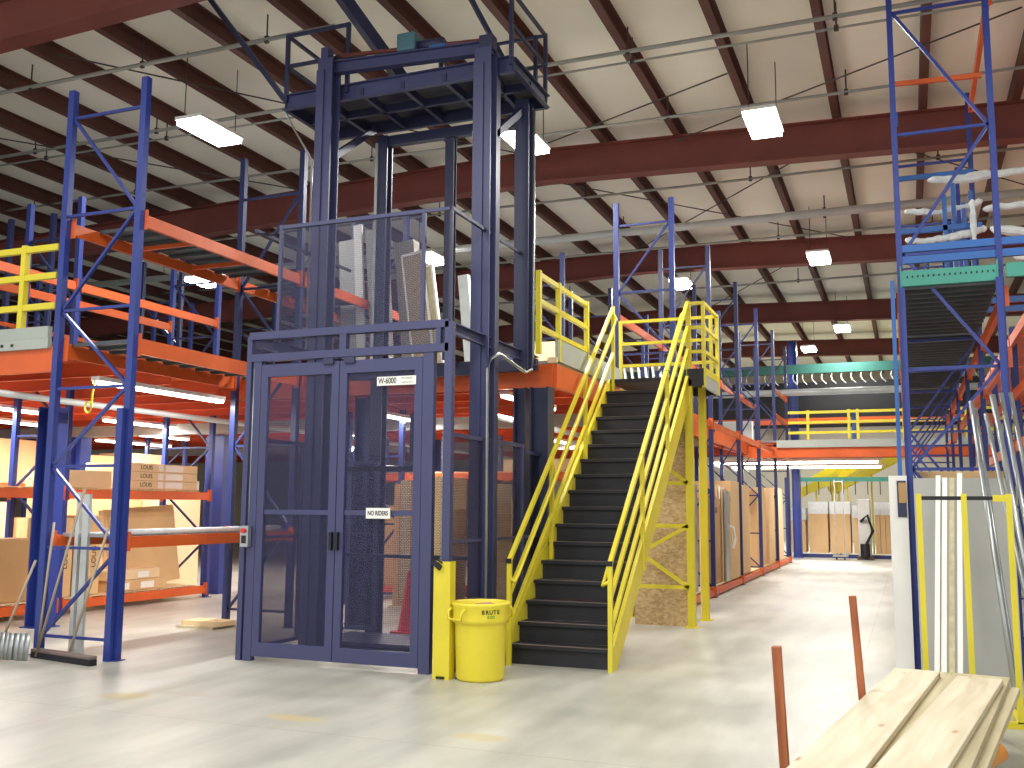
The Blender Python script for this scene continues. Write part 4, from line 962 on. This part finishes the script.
# leaning aluminium poles
for i, (a, b, r, lb_) in enumerate([((.74, 8.9, .02), (.60, 10.3, 2.62), .022, 'long grey pole leaning, left one of the slanting pair'), ((.77, 8.95, .02), (.635, 10.3, 2.55), .016, 'long grey pole leaning, right one of the slanting pair'),
                      ((1.0, 9.2, .02), (.72, 10.3, 2.5), .02, 'leaning grey pole, shortest of the group at right edge'), ((1.02, 9.25, .02), (.79, 10.35, 2.68), .028, 'thick leaning pole, second of the group at right edge'),
                      ((1.08, 9.25, .02), (.87, 10.4, 2.7), .022, 'leaning grey pole, third of the group at right edge'), ((1.15, 9.3, .02), (.95, 10.4, 2.7), .022, 'leaning grey pole, rightmost of the group')]):
    tag(MB().tube([a, b], r, 10).obj('metal_pole', 'galv', None, smooth=True), lb_, 'pole', 'leaning metal poles')

# lumber cart
lc = thing('lumber_cart', 'low wooden lumber cart with upright stakes at lower right', 'cart', (0, 6.2, 0))
MB().bar((-.70, 5.62, .18), (.3, 5.5, .18), .08, .06).obj('crossbeam', 'stake', lc, bevel=.01)
MB().bar((-.3, 6.6, .18), (.42, 6.5, .18), .08, .06).obj('crossbeam', 'stake', lc, bevel=.01)
MB().bar((-.35, 4.9, .28), (-.06, 7.3, .28), .09, .14).obj('side_beam', 'pine2', lc); MB().bar((.06, 4.9, .28), (.42, 7.2, .28), .09, .14).obj('side_beam', 'pine2', lc)
for x, y in ((-.32, 5.2), (-.08, 7.1), (.11, 5.2), (.4, 7.1)):
    MB().tube([(x-.02, y, .075), (x+.02, y, .075)], .075, 16).obj('wheel', 'blk', lc)
    MB().box(x-.03, x+.03, y-.03, y+.03, .12, .22).obj('caster_fork', 'galv', lc)
MB().bar((-.66, 5.62, .1), (-.69, 5.6, .86), .05, .045).obj('stake', 'stake', lc, bevel=.005)
MB().bar((-.285, 6.6, .1), (-.345, 6.62, 1.06), .045, .04).obj('stake', 'stake', lc, bevel=.005)
MB().tube([(.2, 5.75, .25), (.40, 5.98, .33)], .05, 16).obj('roller', 'plastic_o', lc, smooth=True)
def board(corners, z0, z1, label, mat='pine', group='pine boards on the cart'):
    # corners near-left, near-right, far-right, far-left; length along local y of the object
    (ax, ay), (bx, by), (cx, cy), (dx, dy) = corners
    mid = Vector(((ax+bx)/2, (ay+by)/2, 0)); far = Vector(((cx+dx)/2, (cy+dy)/2, 0)); d = (far-mid); L = d.length
    w = (Vector((ax, ay, 0))-Vector((bx, by, 0))).length
    m = MB(); m.box(-w/2, w/2, 0, L, 0, z1-z0); o = m.obj('pine_board', mat, None, bevel=.004)
    o.location = (mid.x, mid.y, z0); o.rotation_euler = (0, 0, math.atan2(d.y, d.x)-PI/2)
    return tag(o, label, 'board', group)
board([(-.56, 4.4), (-.26, 4.4), (.16, 7.68), (-.13, 7.68)], .445, .48, 'wide pale pine board, left one on top of the cart')
board([(-.24, 4.4), (.04, 4.4), (.55, 7.5), (.26, 7.5)], .445, .48, 'wide pale pine board, right one on top of the cart')
board([(-.52, 4.4), (.12, 4.4), (.60, 7.9), (-.0, 7.9)], .402, .44, 'greyed board lying in the lower layer between the two top boards', 'pine2')
board([(-.1, 4.4), (.16, 4.4), (.665, 7.72), (.4, 7.72)], .355, .398, 'pine board at the bottom right of the stack on the cart', 'pine2')

# ------------------------------------------------------------------ left tools
br = thing('push_broom', 'push broom with grey block lying at the foot of the left rack', 'broom', (-8.1, 7.9, 0))
MB().bar((-8.58, 8.0, .075), (-7.58, 7.8, .075), .09, .035).obj('block', 'broomw', br, bevel=.01)
MB().bar((-8.57, 7.99, .03), (-7.57, 7.79, .03), .08, .06).obj('bristles', 'bristle', br)
MB().tube([(-8.02, 7.92, .08), (-7.73, 8.06, 1.35)], .014, 8).obj('handle', 'handle', br, smooth=True)
sh = thing('scoop_shovel', 'wide silver scoop shovel on the floor at the left edge', 'shovel', (-8.8, 7.8, 0))
m = MB(); N = 14
for i in range(N):
    u0, u1 = i/N, (i+1)/N
    def P(u, v):
        a = (u-.5); return (-9.2+.83*u, 7.72+.02*v-.10*(1-4*a*a)*.5, .01+.27*v)
    q = [m.bm.verts.new(P(u0, 0)), m.bm.verts.new(P(u1, 0)), m.bm.verts.new(P(u1, 1)), m.bm.verts.new(P(u0, 1))]
    m.bm.faces.new(q)
so = m.obj('blade', 'galv', sh, smooth=True); s_ = so.modifiers.new('s', 'SOLIDIFY'); s_.thickness = .008
MB().tube([(-8.75, 7.74, .2), (-8.62, 7.98, 1.0)], .014, 8).obj('handle', 'handle', sh, smooth=True)
for i, (a, b, lb_) in enumerate([((-8.52, 7.98, .02), (-8.48, 8.06, 1.4), 'thin wooden tool handle leaning nearly upright on the left post'), ((-8.48, 7.93, .02), (-8.1, 8.08, 1.75), 'thin wooden tool handle leaning to the right behind the push broom')]):
    tag(MB().tube([a, b], .013, 8).obj('broomstick', 'handle', None, smooth=True), lb_, 'handle', 'leaning tool handles')
for i, (x, w, h, lb_) in enumerate([(-8.38, .05, 1.72, 'narrower white metal strip standing upright behind the brooms'), (-8.27, .085, 1.7, 'wider white metal strip standing upright behind the brooms')]):
    tag(MB().chan((x, 8.3, 0), (x, 8.3, h), w, .04, .004, (0, 1, 0)).obj('metal_strip', 'pipe'), lb_, 'strip', 'upright white metal strips')
tag(MB().box(-8.95, -8.35, 10.6, 11.05, 0, .03).obj('plywood_scrap', 'pine2'), 'small plywood scrap lying flat on the floor left of the lift', 'board')
tag(MB().box(-8.9, -8.3, 10.65, 11.0, .03, .09).obj('plywood_scrap', 'card2'), 'second scrap lying on top of the flat plywood left of the lift', 'board')
# coil of yellow cord on the strip light
tag(MB().tube([(-8.75+.05*math.cos(a), 8.7, 2.7+.06*math.sin(a)) for a in [i*PI/6 for i in range(13)]]+[(-8.72, 8.72, 2.85), (-8.72, 8.75, 3.02)], .012, 6).obj('cord_coil', 'yellow'), 'small yellow cord coil hanging from the strip light', 'cord')
# pipe beneath left mezzanine
tag(MB().tube([(-9.6, 7.9, 2.85), (-9.6, 31, 2.85)], .04, 10).obj('sprinkler_pipe', 'pipe', None, smooth=True), 'pale pipe running under the left mezzanine behind the rack', 'pipe')
tag(MB().tube([(-4.9, 11.6, 2.75), (-4.9, 31, 2.75)], .04, 10).obj('sprinkler_pipe', 'pipe', None, smooth=True), 'pale pipe under the deck between lift and stairs', 'pipe')

# ------------------------------------------------------------------ world, camera
w = bpy.data.worlds.new('World'); SC.world = w; w.use_nodes = True
bg = w.node_tree.nodes['Background']; bg.inputs['Color'].default_value = (.95, .97, 1, 1); bg.inputs['Strength'].default_value = 1.4

import numpy as np
VP1 = np.array([908, 509.]); VP2 = np.array([-1932, 490.]); F = 985.
def dd(p): return np.array([(p[0]-512)/F, (p[1]-384)/F, 1.])
Y = dd(VP1); Y /= np.linalg.norm(Y); X = -dd(VP2); X -= Y*(X@Y); X /= np.linalg.norm(X); Z = np.cross(X, Y)
Mw = np.array([X, Y, Z])
cd = bpy.data.cameras.new('Camera'); cam = bpy.data.objects.new('Camera', cd); COL.objects.link(cam)
cd.sensor_width = 36; cd.lens = F*36/1024; cd.clip_start = .05; cd.clip_end = 200
r, dn, fw = Mw[:, 0], Mw[:, 1], Mw[:, 2]
cam.matrix_world = Matrix(((r[0], -dn[0], -fw[0], 0), (r[1], -dn[1], -fw[1], 0), (r[2], -dn[2], -fw[2], 1.6), (0, 0, 0, 1)))
SC.camera = cam
vs = SC.view_settings; vs.view_transform = 'Standard'; vs.look = 'None'; vs.gamma = 1; vs.exposure = 0.0; vs.use_curve_mapping = False
